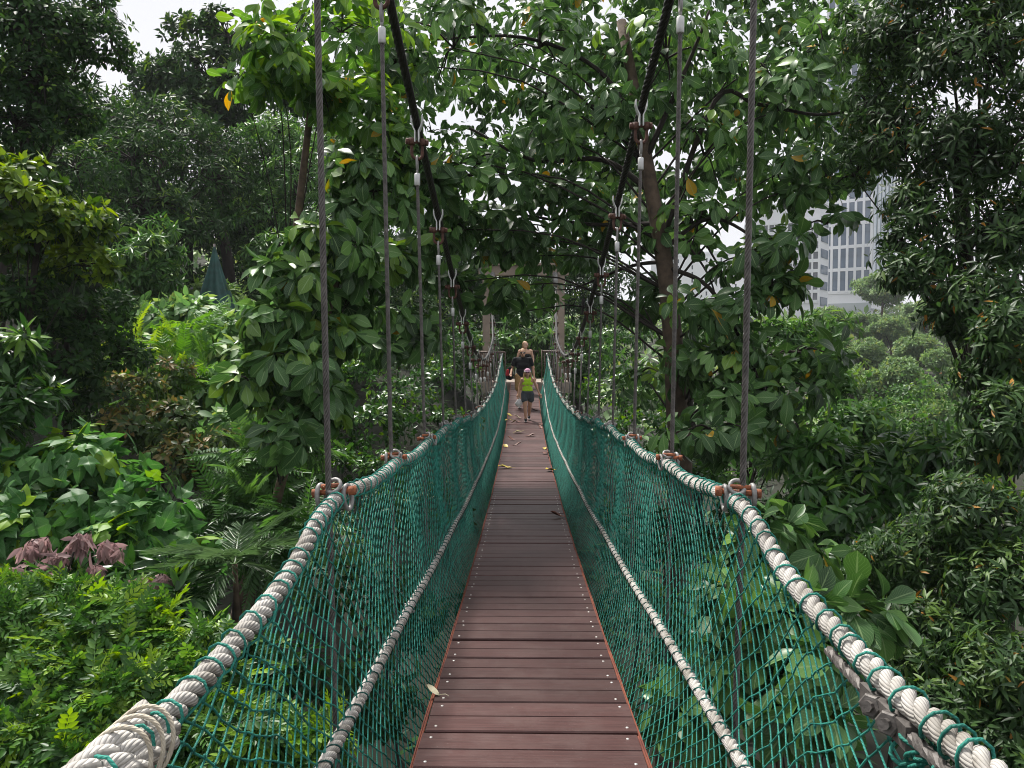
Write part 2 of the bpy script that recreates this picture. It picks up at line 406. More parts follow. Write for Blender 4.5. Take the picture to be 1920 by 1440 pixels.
def grid_axis(lo, hi, fine_lo, fine_hi, step, coarse):
    a = np.arange(fine_lo, fine_hi + 1e-6, step)
    l = fine_lo - np.geomspace(step, fine_lo - lo, coarse)[::-1]
    r = fine_hi + np.geomspace(step, hi - fine_hi, coarse)
    return np.concatenate([l, a, r])
gx = grid_axis(-700, 700, -40, 60, 1.25, 14); gy = grid_axis(-150, 900, -12, 130, 1.5, 14)
GX, GY = np.meshgrid(gx, gy)
b = MB()
ny, nx = GX.shape
i = np.arange(ny - 1)[:, None]; j = np.arange(nx - 1)[None, :]
b.add(np.stack([GX, GY, gz(GX, GY)], -1).reshape(-1, 3), np.stack([i * nx + j, i * nx + j + 1, (i + 1) * nx + j + 1, (i + 1) * nx + j], -1).reshape(-1, 4))
tag(b.build('terrain', M['soil']), kind='structure')

# ------------------------------------------------------------------ bridge curves (y = metres along the bridge)
deck_z = smooth_knots([(-3, -1.2), (0, -1.42), (3, -1.59), (5, -1.735), (8, -1.885), (11, -1.97), (14, -2.01), (17, -1.995), (20, -1.88), (22, -1.705), (24, -1.44), (26.2, -1.10)])
XC = 0.03                                       # middle of the deck
HW = 0.445                                      # half its width
rail_zk = smooth_knots([(-0.5, -0.62), (0.6, -0.69), (1.35, -0.725), (1.9, -0.725), (2.35, -0.69), (2.95, -0.575), (4.35, -0.65), (5.75, -0.70), (7.15, -0.735), (8.6, -0.80), (10, -0.90), (11.3, -0.97), (14.5, -1.02), (17, -1.0), (20, -0.88), (22, -0.70), (24, -0.44), (26.2, -0.12)])
H0, HS, NH = 2.93, 1.41, 17
def rail(side, y):
    y = np.asarray(y, dtype=float)
    sag = np.where(y > H0, 0.03 * np.abs(np.sin(math.pi * (y - H0) / HS)) - 0.008, 0.0)
    x = np.where(side < 0, -0.715, 0.805) + 0 * y
    x = x + side * 0.006 * np.sin(y * 3.1)
    return np.stack([x, y, rail_zk(y) - sag], -1)
def lower(side, y):
    y = np.asarray(y, dtype=float)
    t = np.clip((y - 6) / 12, 0, 1)
    x = (-0.645 + 0.06 * t) if side < 0 else (0.752 - 0.075 * t)
    h = (0.225 if side < 0 else 0.165) - 0.06 * t
    sag = 0.02 * np.abs(np.sin(math.pi * (y - H0 - HS) / (2 * HS)))
    return np.stack([x + 0 * y, y, deck_z(y) + h - sag], -1)
cab_l = smooth_knots([(-4, 6.3), (0, 4.15), (2.9, 2.78), (4.45, 2.10), (5.75, 1.66), (7.16, 1.23), (8.57, 0.82), (9.98, 0.46), (11.4, 0.16), (12.8, -0.05), (15, -0.2), (17, -0.14), (19, 0.1), (21, 0.48), (23, 1.0), (25, 1.62), (26.6, 2.15)])
cab_r = smooth_knots([(-4, 6.35), (0, 4.2), (2.9, 2.82), (4.5, 2.13), (5.75, 1.77), (7.16, 1.35), (8.57, 0.95), (9.98, 0.60), (11.4, 0.29), (12.8, 0.05), (15, -0.12), (17, -0.08), (19, 0.13), (21, 0.5), (23, 1.0), (25, 1.62), (26.6, 2.15)])
def cable(side, y):
    y = np.asarray(y, dtype=float)
    t = np.clip((y - 20) / 6.6, 0, 1)
    x = (-0.785 - 0.30 * t) if side < 0 else (0.865 + 0.25 * t)
    return np.stack([x + 0 * y, y, (cab_l if side < 0 else cab_r)(y)], -1)

def strands(mb, P, r_off, r_str, n, pitch, sides=7, lay=1, phase=0.0, wob=0.0, mat=0):
    """n strands laid round the path P"""
    L = np.concatenate([[0], np.cumsum(np.linalg.norm(np.diff(P, axis=0), axis=1))])
    T = norm(np.gradient(P, axis=0)); avg = np.abs(T).mean(0); ref = np.zeros(3); ref[np.argmin(avg)] = 1
    X = norm(np.cross(T, ref)); Y = np.cross(T, X)
    for k in range(n):
        a = lay * 2 * math.pi * L / pitch + 2 * math.pi * k / n + phase
        Q = P + r_off * (np.cos(a)[:, None] * X + np.sin(a)[:, None] * Y)
        mb.tube(Q, r_str, sides, mat=mat)

def ysteps(y0, y1, near, far, split):
    a = np.arange(y0, min(split, y1), near)
    c = np.arange(min(split, y1), y1 + 1e-6, far)
    return np.concatenate([a, c])

bridge = tag(empty('suspension_bridge', (0, 0, float(deck_z(0)))), 'narrow hanging footbridge of brown planks with white rope handrails and teal netting', 'footbridge')
BO = np.array([0, 0, float(deck_z(0))])

# ---- planks
PITCH = 0.32
prof = []
def plank_mesh(name, w=0.296):
    """cross section with softened edges and a groove between its two boards, extruded across the deck"""
    h, t = w / 2, 0.045
    pr = [(-h, -t), (-h, -0.006), (-h + 0.004, 0), (-0.005, 0), (-0.0025, -0.008), (0.0025, -0.008), (0.005, 0), (h - 0.004, 0), (h, -0.006), (h, -t)]
    n = len(pr)
    mb = MB()
    V = [[x, y, z] for x in (-HW, HW) for (y, z) in pr]
    q = [[k, n + k, n + (k + 1) % n, (k + 1) % n] for k in range(n)]
    mb.add(V, [np.array(q), np.array([list(range(n))]), np.array([[n + k for k in range(n)][::-1]])])
    return mb.mesh(name, M['plank'], smooth=False)
pm = plank_mesh('plank')
sm_ = MB(); sm_.cyl((0, 0, -0.004), (0, 0, 0.0022), 0.0075, 10, r2=0.006); screw_me = sm_.mesh('screw', M['screw'])
rng = np.random.default_rng(5)
ns = 0
for k in range(80):
    y = 0.75 + PITCH * k
    sl = math.atan2(float(deck_z(y + 0.15)) - float(deck_z(y - 0.15)), 0.3)
    o = link('plank', pm, bridge, Vector((XC + rng.normal(0, 0.003), y, float(deck_z(y)) + rng.normal(0, 0.0022))) - Vector(BO), (sl + rng.normal(0, 0.004), 0, rng.normal(0, 0.002)))
    if y > 2.2 and ns < 100:
        for sx in (-1, 1):
            for sy in (-0.108, 0.108):
                link('screw', screw_me, o, (sx * (HW - 0.042 + rng.normal(0, 0.003)), sy + rng.normal(0, 0.004), 0)); ns += 1
# ---- stringers, rusty edge angles, cross beams
ys = np.arange(0.4, 26.2, 0.3)
for sx in (-1, 1):
    mb = MB()
    P = np.stack([np.full_like(ys, XC + sx * 0.30), ys, deck_z(ys) - 0.085], -1)
    mb.tube(P, 0.05, 4, phase=math.pi / 4); mb.build('stringer', M['steel_dark'], bridge, origin=BO)
    mb = MB()
    for dx, dz, r_ in ((0.008, -0.02, 0.0055), (0.019, -0.026, 0.004)):
        P = np.stack([XC + sx * (HW + dx) + 0.002 * np.sin(ys * 5), ys, deck_z(ys) + dz], -1)
        mb.tube(P, r_, 6)
    mb.build('edge_angle', M['rust_edge'], bridge, origin=BO)
mb = MB(); mb.box((0.045, 0, 0), (0.96, 0.05, 0.06)); cb_me = mb.mesh('cross_beam', M['steel_dark'])
for k in range(-1, NH):
    y = H0 + HS * k
    link('cross_beam', cb_me, bridge, Vector((0, y, float(deck_z(y)) - 0.24)) - Vector(BO))

# ---- main cables
for side in (-1, 1):
    y = ysteps(-3.5, 26.6, 0.025, 0.08, 13)
    mb = MB(); strands(mb, cable(side, y), 0.0145, 0.0155, 5, 0.30, 6, 1)
    mb.build('main_cable', M['black_rope'], bridge, origin=BO)

# ---- handrail ropes with their lashing
rs = random.Random(3)
for side in (-1, 1):
    y = ysteps(0.9 if side < 0 else 0.7, 26.2, 0.0095, 0.03, 7.5)
    P = rail(side, y)
    mb = MB(); strands(mb, P, 0.0154, 0.0138, 3, 0.150, 10, 1)
    rope = mb.build('handrail_rope', M['rope'], bridge, origin=BO)
    mb = MB()
    yy, th, pts = 1.0, 0.0, []
    while yy < 26:
        adv = rs.choice((0.055, 0.075, 0.10, 0.12)) * (1 if yy < 10 else 1.4)
        n = 10 if yy < 9 else 6
        for q in range(n):
            f = q / n
            # fast turn round the rope and a slow run along it
            ad = yy + adv * (0.25 * f + 0.75 * max(0, f - 0.6) / 0.4)
            an = th + 2 * math.pi * f
            rr_ = 0.034 + 0.004 * math.sin(an * 1.7 + yy * 9)
            pts.append((ad, an, rr_))
        yy += adv
    pts = np.array(pts); Cc = rail(side, pts[:, 0])
    Q = Cc + pts[:, 2:3] * np.stack([np.cos(pts[:, 1]), 0 * pts[:, 1], np.sin(pts[:, 1])], -1)
    mb.tube(Q, 0.0036, 5)
    # frayed slack line below the near right end
    if side > 0:
        for ph, sz in ((0, 0.05), (1.3, 0.035), (2.6, 0.06)):
            t = np.linspace(0, 2 * math.pi, 26)
            lp = np.stack([0.775 + 0.012 * np.sin(3 * t + ph), 1.53 + sz * np.cos(t + ph) - 0.06 * ph / 2.6, -0.82 + sz * 0.75 * np.sin(t)], -1)
            mb.tube(lp, 0.0042, 5)
    mb.build('lashing', M['cord'], rope, origin=BO)

# the doubled rope end bound with twine at the near left, the steel clips at the near right
mb = MB()
e = rail(-1, np.linspace(0.95, 1.46, 60))
for dx, dz, ph in ((-0.022, 0.018, 0.4), (0.020, -0.022, 1.5), (-0.012, -0.03, 2.3)):
    strands(mb, e + np.array([dx, 0, dz]), 0.0145, 0.0155, 3, 0.15, 8, 1, ph)
sp_ = mb.build('rope_splice', M['rope'], bridge, origin=BO)
mb = MB()
for y0 in (1.30, 1.345, 1.385):
    c = rail(-1, np.array([y0]))[0]; t = np.linspace(0, 2 * math.pi, 24, endpoint=False)
    mb.tube(c + np.stack([0.056 * np.cos(t), 0.03 * np.sin(t + 0.4), -0.008 + 0.062 * np.sin(t)], -1), 0.0045, 6, closed=True)
mb.build('twine', M['twine'], sp_, origin=BO)
mb = MB()
for y0 in (1.585, 1.665):
    c = rail(1, np.array([y0]))[0] + np.array([-0.030, 0, -0.050])
    d_ = norm(np.array([-0.75, -0.62, 0.22]))
    mb.tube(np.array([c, c + d_ * 0.020, c + d_ * 0.024]), np.array([0.026, 0.026, 0.022]), 6)
    mb.tube(np.array([c + d_ * 0.024, c + d_ * 0.036]), 0.012, 8)
c = rail(1, np.array([1.625]))[0] + np.array([-0.018, 0, -0.052])
mb.box(c, (0.03, 0.21, 0.05))
tl = rail(1, np.linspace(1.2, 1.95, 30)) + np.array([-0.02, 0, -0.048])
strands(mb, tl, 0.007, 0.008, 5, 0.1, 5)
mb.build('wire_clip', M['clip'], bridge, smooth=False, origin=BO)

# ---- lower ropes with dark lashing
for side in (-1, 1):
    y = ysteps(1.2, 26.0, 0.0095, 0.03, 6.5)
    P = lower(side, y)
    mb = MB(); strands(mb, P, 0.0134, 0.0120, 3, 0.125, 9, 1)
    rope = mb.build('lower_rope', M['rope'], bridge, origin=BO)
    mb = MB(); strands(mb, lower(side, ysteps(1.2, 26, 0.012, 0.02, 12)), 0.0262, 0.0030, 1, 0.115, 5, -side)
    mb.build('lashing', M['cord_dark'], rope, origin=BO)

# ---- netting
def net_pt(side, y, t):
    """t: 0 at the handrail, 1 at the lower rope, 1.9 well below the deck, where the net tucks in"""
    A_, B_ = rail(side, y), lower(side, y)
    C_ = np.stack([np.full_like(y, XC + side * (HW + 0.045)), y, deck_z(y) - 0.42], -1)
    t1 = np.clip(t, 0, 1)[:, None]; t2 = np.clip((t - 1) / 0.9, 0, 1)[:, None]
    P = A_ + (B_ - A_) * t1
    P = P + (C_ - B_) * t2
    wv = np.sin(2 * math.pi * (y - H0) / HS)
    P[:, 0] += side * (0.035 * np.sin(math.pi * t1[:, 0]) - 0.014 * wv * np.sin(math.pi * t1[:, 0]) + 0.03 * np.sin(math.pi * t2[:, 0]))
    P[:, 2] += 0.030 * np.cos(2 * math.pi * (y - H0) / HS * 2) * np.sin(math.pi * t1[:, 0])
    return P
NS, NA, NL = 0.094, 0.95, 0.86
for side in (-1, 1):
    mb = MB()
    mb2 = MB()
    for fam in (1, -1):
        y0 = 0.4
        while y0 < 27.5:
            n = 34
            t = np.linspace(0.0, 1.9, n)
            jit = 0.006 * np.sin(t * 23 + y0 * 37) + 0.007 * np.sin(t * 9 + y0 * 11)
            y = y0 + fam * NA * NL * (t - 0.5) * -1 + jit
            ok = (y > 0.6) & (y < 26.0)
            if ok.sum() >= 3:
                yk, tk = y[ok], t[ok]
                # zigzag where the two families are knotted together
                zz = 0.006 * np.sign(np.sin(tk * 2 * math.pi * 8.6 + y0 * 5))
                P = net_pt(side, yk, tk)
                P[:, 1] += zz * 0.5
                r_ = 0.0029
                mb.tube(P, r_, 5 if y0 < 5 else 4, caps=False)
            y0 += NS
    # knots near the camera
    for ya in np.arange(0.4, 6.5, NS):
        for m_ in range(0, 32):
            yb = ya + m_ * NS
            t = 0.5 + (yb - ya) / (2 * NA * NL)     # where a line of one family meets one of the other
            y = (ya + yb) / 2
            if 0.03 < t < 1.85 and 0.7 < y < 6.2:
                c = net_pt(side, np.array([y]), np.array([t]))[0]
                mb.ball(c, (0.0045, 0.0062, 0.0062), 5, 4)
            t = 0.5 - (yb - ya) / (2 * NA * NL)
            if m_ > 0 and 0.03 < t < 1.85 and 0.7 < y < 6.2:
                c = net_pt(side, np.array([y]), np.array([t]))[0]
                mb.ball(c, (0.0045, 0.0062, 0.0062), 5, 4)
    mb.build('netting', M['cord'], bridge, origin=BO)

# ---- hanger cables and their fittings
def fit_meshes():
    d = {}
    mb = MB(); mb.tube(np.array([(0, 0, 0), (0, 0, -0.004), (0, 0, -0.086), (0, 0, -0.09)]), np.array([0.018, 0.0215, 0.0215, 0.018]), 10); d['ferrule'] = mb.mesh('ferrule', M['galv_pale'])
    mb = MB()                                  # pale saddle plates hugging the cable
    for s in (-1, 1):
        pth = np.array([(s * 0.040, 0.0, 0.055), (s * 0.041, 0, 0.015), (s * 0.030, 0, -0.02), (s * 0.014, 0, -0.052), (s * 0.014, 0, -0.13)])
        for k in range(len(pth) - 1):
            a, c = pth[k], pth[k + 1]; v = c - a; L = np.linalg.norm(v)
            ang = math.atan2(v[0], -v[2])
            rot = Matrix.Rotation(-ang, 3, 'Y')
            mb.box((a + c) / 2, (0.009, 0.055, L + 0.006), rot)
    d['cable_clamp'] = mb.mesh('cable_clamp', M['galv_pale'], smooth=False)
    mb = MB()                                  # rusty shackle
    mb.cyl((-0.075, 0, -0.13), (0.075, 0, -0.13), 0.013, 8)
    for s in (-1, 1):
        mb.cyl((s * 0.083, 0, -0.13), (s * 0.060, 0, -0.13), 0.024, 6)
        mb.cyl((s * 0.040, 0, -0.105), (s * 0.040, 0, -0.155), 0.024, 8)
    t = np.linspace(0, math.pi, 12)
    pth = np.vstack([[(0.040, 0, -0.14)], np.stack([0.040 * np.cos(t), 0 * t, -0.215 - 0.040 * np.sin(t)], -1), [(-0.040, 0, -0.14)]])
    mb.tube(pth, 0.0125, 7)
    d['shackle'] = mb.mesh('shackle', M['rust_dark'])
    mb = MB()                                  # thimble eye at the top of the hanger
    t = np.linspace(0, 2 * math.pi, 22, endpoint=False)
    mb.tube(np.stack([0 * t, 0.024 * np.sin(t), -0.285 + 0.05 * np.cos(t)], -1), 0.0095, 6, closed=True)
    mb.cyl((0, 0.010, -0.315), (0, 0, -0.37), 0.009, 6); mb.cyl((0, -0.010, -0.315), (0, 0, -0.37), 0.009, 6)
    d['thimble'] = mb.mesh('thimble', M['galv'])
    mb = MB()                                  # rusty pin at the handrail
    mb.cyl((-0.045, 0.028, 0.0), (0.085, -0.01, -0.004), 0.0125, 9)
    mb.cyl((-0.068, 0.034, 0), (-0.044, 0.028, 0), 0.022, 6); mb.cyl((0.085, -0.01, -0.004), (0.108, -0.016, -0.005), 0.021, 6)
    mb.cyl((-0.02, 0.0, 0.026), (0.06, -0.02, 0.022), 0.010, 8)
    d['rail_pin'] = mb.mesh('rail_pin', M['rust']); d['rail_pin_grey'] = mb.mesh('rail_pin', M['galv'])
    mb = MB()                                  # grey bow shackles round the rope
    t = np.linspace(0, 2 * math.pi, 22, endpoint=False)
    for x0, ty in ((-0.034, 0.03), (0.070, -0.008)):
        mb.tube(np.stack([x0 + 0.006 * np.sin(t), ty + 0.03 * np.cos(t), -0.028 + 0.05 * np.sin(t)], -1), 0.0105, 7, closed=True)
    mb.tube(bez([(-0.03, 0.02, -0.06), (0.02, 0.015, -0.075), (0.068, 0.0, -0.06)], 10), 0.013, 7)
    mb.tube(np.stack([0.012 + 0.03 * np.cos(t), -0.004 + 0.018 * np.sin(t), 0.022 + 0.024 * np.sin(t)], -1), 0.0095, 6, closed=True)
    d['rail_clamp'] = mb.mesh('rail_clamp', M['galv'])
    mb = MB()
    mb.box((0, 0, 0), (0.05, 0.03, 0.035)); mb.cyl((-0.03, 0, 0.02), (0.03, 0, 0.02), 0.008, 6); mb.cyl((-0.03, 0, -0.02), (0.03, 0, -0.02), 0.008, 6)
    t = np.linspace(0, 2 * math.pi, 14, endpoint=False)
    mb.tube(np.stack([0.006 * np.sin(t), 0.012 * np.sin(t), 0.036 * np.cos(t)], -1) + np.array([0.0, 0, 0]), 0.007, 6, closed=True)
    d['lower_clip'] = mb.mesh('lower_clip', M['galv'])
    return d
FM = fit_meshes()
for side in (-1, 1):
    for k in range(NH):
        y = H0 + HS * k
        top = cable(side, np.array([y]))[0]; rl = rail(side, np.array([y]))[0]
        bx = -0.725 if side < 0 else 0.815
        bot = np.array([bx, y, float(deck_z(y)) - 0.17])
        rl2 = np.array([rl[0] + side * 0.03, y - 0.004, rl[2]])
        start = top + np.array([0, 0, -0.36])
        if start[2] < rl[2] + 0.45:             # near the low point the fittings sit closer to the rail
            start = top + np.array([0, 0, -0.36])
        mb = MB()
        P0 = np.array([start, rl2, bot]) if start[2] > rl2[2] else np.array([start, bot])
        if y < 9.5:
            L = start[2] - bot[2]; n = int(L / 0.014)
            P = np.stack([np.interp(np.linspace(0, 1, n), np.linspace(0, 1, 3), P0[:, c]) if False else np.interp(np.linspace(start[2], bot[2], n)[::1] * -1, -P0[:, 2], P0[:, c]) for c in range(3)], -1)
            strands(mb, P, 0.0084, 0.0044, 6, 0.125, 6, 1); mb.tube(P[::6], 0.0062, 6, mat=1)  # black core tube stands in for shade in the grooves between strands
        else:
            mb.tube(P0, 0.0115, 7)
        h = mb.build('hanger_cable', [M['wire'], M['black_rope']], bridge, origin=BO)
        for nm, at in (('cable_clamp', top), ('shackle', top), ('thimble', top), ('ferrule', top + np.array([0, 0, -0.36])), ('rail_pin', rl + np.array([0, 0, 0.03])), ('rail_clamp', rl + np.array([0, 0, 0.03]))):
            o = link(nm, FM[nm], h, Vector(at - BO))
            if nm.startswith('rail'):
                f_ = 0.92 if k < 1 else (0.8 if k < 3 else 0.66)
                o.scale = (side * f_, f_, f_); o.rotation_euler = (rng.normal(0, .12), rng.normal(0, .10), rng.normal(0, .18))
            if nm == 'rail_pin' and k > 1 and rng.random() < .75: o.data = FM['rail_pin_grey']
            if nm == 'shackle': o.rotation_euler = (0, 0, rng.normal(0, 0.25))
        if k % 2 == 1 and k < 15:
            c = lower(side, np.array([y]))[0]
            link('lower_clip', FM['lower_clip'], h, Vector(c + np.array([side * 0.006, -0.01, -0.012]) - BO))


# ------------------------------------------------------------------ leaves and plants
def leaf_tmpl(L=1.0, w=0.5, rows=5, fold=0.18, droop=0.25, shape='oval', cols=2):
    """one leaf along +Y, upper face +Z; returns V, quads, uv (x: -1..1 across, y: 0..1 along)"""
    vs = np.linspace(0, 1, rows + 1)
    if shape == 'oval': pr = np.sin(math.pi * vs ** 0.9) ** 0.75
    elif shape == 'obovate': pr = np.sin(math.pi * vs ** 1.45) ** 0.8
    else: pr = np.sin(math.pi * vs ** 0.8) ** 1.1
    pr = np.maximum(pr, 0.02)
    V, U = [], []
    for v, p in zip(vs, pr):
        for c in (-1, 0, 1):
            x = c * p * w / 2
            V.append([x, v * L, fold * abs(x) - droop * v * v * L])
            U.append([c, v])
    F = []
    for i in range(rows):
        for c in (0, 1):
            a = i * 3 + c
            F.append([a, a + 1, a + 4, a + 3])
    return np.array(V), [np.array(F)], np.array(U)

def small_tmpl(w=0.4, fold=0.2, droop=0.15):
    V = np.array([[0, 0, 0], [w / 2, 0.33, fold * w / 2 - droop * .1], [w * 0.42, 0.66, fold * w * .42 - droop * .44], [0, 1, -droop], [-w * 0.42, 0.66, fold * w * .42 - droop * .44], [-w / 2, 0.33, fold * w / 2 - droop * .1]])
    return V, [np.array([[0, 1, 2, 3], [0, 3, 4, 5]])], np.array([[0, 0], [1, .33], [1, .66], [0, 1], [-1, .66], [-1, .33]])

def lobed_tmpl():
    """three pointed lobes, folded along the midrib, hanging tip"""
    half = [(0, 0), (0.10, -0.06), (0.24, 0.0), (0.38, 0.17), (0.53, 0.46), (0.38, 0.42), (0.28, 0.44), (0.25, 0.56), (0.20, 0.74), (0.10, 0.91), (0.0, 1.06)]
    mid = [(0, 0), (0, 0.07), (0, 0.16), (0, 0.27), (0, 0.40), (0, 0.46), (0, 0.52), (0, 0.60), (0, 0.74), (0, 0.91), (0, 1.06)]
    V, U, F = [], [], []
    for s in (1, -1):
        o = len(V)
        for (x, y), (mx, my) in zip(half, mid):
            V.append([0, my, -0.30 * my * my]); U.append([0, my])
            V.append([s * x, y, 0.10 * abs(x) - 0.55 * x * x - 0.34 * max(y, 0) ** 2]); U.append([s, y])
        for i in range(len(half) - 1):
            a = o + 2 * i
            F.append([a, a + 1, a + 3, a + 2] if s > 0 else [a, a + 2, a + 3, a + 1])
    return np.array(V), [np.array(F)], np.array(U)

def frond_tmpl(n=9, leaf=0.22, w=0.34, droop=0.35, taper=0.6, tip=True, seed=0, ang=62):
    """a feather leaf: leaflets in two rows along a drooping rachis of length 1"""
    rg = np.random.default_rng(seed)
    sv, sf, su = small_tmpl(w, 0.15, 0.18)
    V, F, U, A = [], [], [], []
    k = 0
    def put(base, dirv, s):
        nonlocal k
        d = norm(np.array(dirv)); nrm = np.array([0, 0, 1.0]) + rg.normal(0, .15, 3)
        x = norm(np.cross(d, nrm)); z = np.cross(x, d)
        V.append(base + s * (sv[:, :1] * x + sv[:, 1:2] * d + sv[:, 2:] * z)); F.append(sf[0] + 6 * k); U.append(su); A.append(np.full(6, rg.normal(0, .08))); k += 1
    for i in range(n):
        t = 0.12 + 0.88 * (i + 0.5) / n
        base = np.array([0, t, -droop * t * t])
        s = leaf * (1 - taper * abs(t - 0.45))
        for sd_ in (-1, 1):
            a = R(ang + rg.normal(0, 5) - 14 * t)
            put(base, [sd_ * math.sin(a), math.cos(a), -0.12 - 0.5 * droop * t + rg.normal(0, .06)], s)
    if tip: put(np.array([0, 1, -droop]), [0, 1, -0.8 * droop], leaf * 0.8)
    V = np.concatenate(V); n0 = len(V)
    r = np.array([[s * 0.008, t, -droop * t * t] for t in (0, .5, 1) for s in (-1, 1)])
    V = np.vstack([V, r]); U.append(np.zeros((6, 2))); A.append(np.zeros(6))
    F.append(np.array([[n0, n0 + 1, n0 + 3, n0 + 2], [n0 + 2, n0 + 3, n0 + 5, n0 + 4]]))
    return V, [np.concatenate(F)], np.concatenate(U), np.concatenate(A)

TM = {
    'big': [leaf_tmpl(1, w, 6, f, d, 'obovate') for w, f, d in ((.54, .2, .1), (.5, .35, .28), (.58, .12, .5), (.46, .5, .2))],
    'oval': [leaf_tmpl(1, 0.5, 4, 0.25, d) for d in (0.1, 0.3)],
    'lance': [small_tmpl(0.25, 0.2, d) for d in (0.1, 0.3)],
    'lance3': [leaf_tmpl(1, 0.27, 3, 0.25, d, 'lance') for d in (0.1, 0.3)],
    'small': [small_tmpl(0.46, 0.25, d) for d in (0.05, 0.25)],
    'lobed': [lobed_tmpl()],
    'feather': [frond_tmpl(6, 0.34, 0.40, d, .5, True, s) for d, s in ((0.25, 1), (0.5, 2), (0.4, 7))],
    'fern': [frond_tmpl(15, 0.26, 0.24, d, .75, True, s, 72) for d, s in ((0.25, 3), (0.55, 4))],
    'palmf': [frond_tmpl(24, 0.42, 0.085, d, .55, True, s, 52) for d, s in ((0.45, 5), (0.8, 6))],
}

def instance(mb, tmpls, P, D, N, S, rnd, tip, rg):
    """one copy of a random template at each P, along D, upper face towards N"""
    Y = norm(D); X = norm(np.cross(Y, N)); Z = np.cross(X, Y)
    ch = rg.integers(0, len(tmpls), len(P))
    for k, tm in enumerate(tmpls):
        m = ch == k
        if not m.any(): continue
        V, F, U = tm[:3]
        p, x, y, z, s = P[m], X[m], Y[m], Z[m], S[m]
        W = p[:, None] + s[:, None, None] * (V[None, :, :1] * x[:, None] + V[None, :, 1:2] * y[:, None] + V[None, :, 2:] * z[:, None])
        n = len(p); nv = len(V)
        off = (np.arange(n) * nv)[:, None, None]
        A = np.repeat(rnd[m], nv)
        if len(tm) > 3: A = A + np.tile(tm[3], n)
        mb.add(W.reshape(-1, 3), [(f[None] + off).reshape(-1, f.shape[1]) for f in F], np.tile(U, (n, 1)), a=A, b=np.repeat(tip[m], nv))

class Spec:
    def __init__(s, tm, mat, k, size, alpha=(50, 100), droop=0.25, up=0.55, tipf=0.0, tipd=(0.4, 0.9), petiole=0.0, flat=0.6, sub=0.30, jit=0.3, dens=2.2):
        s.__dict__.update(locals())

SP = {
    'big':    Spec('big', 'l_big', 6, (0.11, 0.27), (45, 95), 0.75, 0.42, 0.05, petiole=0.045, sub=0.38, dens=2.7),
    'bigh':   Spec('big', 'l_big', 6, (0.14, 0.28), (45, 95), 0.85, 0.40, 0.10, petiole=0.045, sub=0.30, dens=1.75),
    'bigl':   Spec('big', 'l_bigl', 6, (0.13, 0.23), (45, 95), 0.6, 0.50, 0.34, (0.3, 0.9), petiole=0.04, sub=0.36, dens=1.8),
    'whorl':  Spec('lance3', 'l_whorl', 7, (0.075, 0.145), (55, 100), 0.25, 0.50, 0.03, petiole=0.025, sub=0.30, dens=3.6),
    'whorln': Spec('lance3', 'l_whorl', 8, (0.055, 0.105), (55, 100), 0.2, 0.55, 0.14, (0.3, 0.9), petiole=0.02, sub=0.32, dens=4.2),
    'dark':   Spec('lance', 'l_dark', 8, (0.14, 0.26), (40, 100), 0.25, 0.55, 0.05, petiole=0.05, sub=0.26),
    'darks':  Spec('small', 'l_dark', 7, (0.07, 0.13), (40, 100), 0.25, 0.5, 0.06, petiole=0.03, sub=0.26),
    'mid':    Spec('lance', 'l_mid', 8, (0.16, 0.28), (50, 100), 0.35, 0.6, 0.10, petiole=0.04, sub=0.28),
    'midn':   Spec('small', 'l_mid', 6, (0.06, 0.11), (40, 100), 0.25, 0.55, 0.10, petiole=0.03, sub=0.28),
    'yel':    Spec('oval', 'l_yel', 7, (0.09, 0.17), (35, 90), 0.1, 0.5, 0.6, (0.3, 1.0), petiole=0.02, sub=0.26, dens=2.8),
    'pale':   Spec('oval', 'l_pale', 6, (0.18, 0.32), (55, 100), 0.6, 0.55, 0.16, petiole=0.1, sub=0.32, dens=3.2),
    'lobed':  Spec('lobed', 'l_lobe', 5, (0.15, 0.26), (60, 100), 0.95, 0.34, 0.15, (0.4, 1.0), petiole=0.10, sub=0.34, dens=2.2),
    'feather': Spec('feather', 'l_feather', 4, (0.13, 0.23), (55, 95), 0.25, 0.75, 0.26, (0.3, 0.9), sub=0.34, flat=0.6, dens=6.5),
    'fern':   Spec('fern', 'l_fern', 3, (0.45, 0.75), (50, 90), 0.3, 0.7, 0.2, sub=0.34),
    'fernd':  Spec('fern', 'l_mid', 4, (0.40, 0.70), (50, 90), 0.45, 0.65, 0.0, sub=0.34),
    'brown':  Spec('small', 'l_brown', 7, (0.08, 0.14), (40, 100), 0.35, 0.5, 0.34, (0.3, 0.9), petiole=0.03, sub=0.26),
    'glossy': Spec('oval', 'l_glossy', 6, (0.07, 0.13), (40, 100), 0.3, 0.5, 0.14, (0.3, 0.8), petiole=0.03, sub=0.28),
    'drooping': Spec('lance3', 'l_glossy', 8, (0.14, 0.24), (50, 100), 0.6, 0.5, 0.08, petiole=0.03, sub=0.30),
    'mauve':  Spec('lance3', 'l_mauve', 8, (0.09, 0.15), (80, 150), 1.6, 0.1, 0, petiole=0.01, sub=0.6, dens=2.2),
    'far':    Spec('small', 'l_far', 7, (0.26, 0.46), (40, 100), 0.25, 0.6, 0.10, petiole=0.05, sub=0.24),
}

def E(px, py, d, rx, ry, n, rd=None):
    """a clump of twigs: centre, radii (m) and number of twigs"""
    c = pix(px, py, d); k = d / FPX
    return (c, np.array([rx * k, rd if rd else 0.5 * (rx + ry) * k, ry * k]), n)

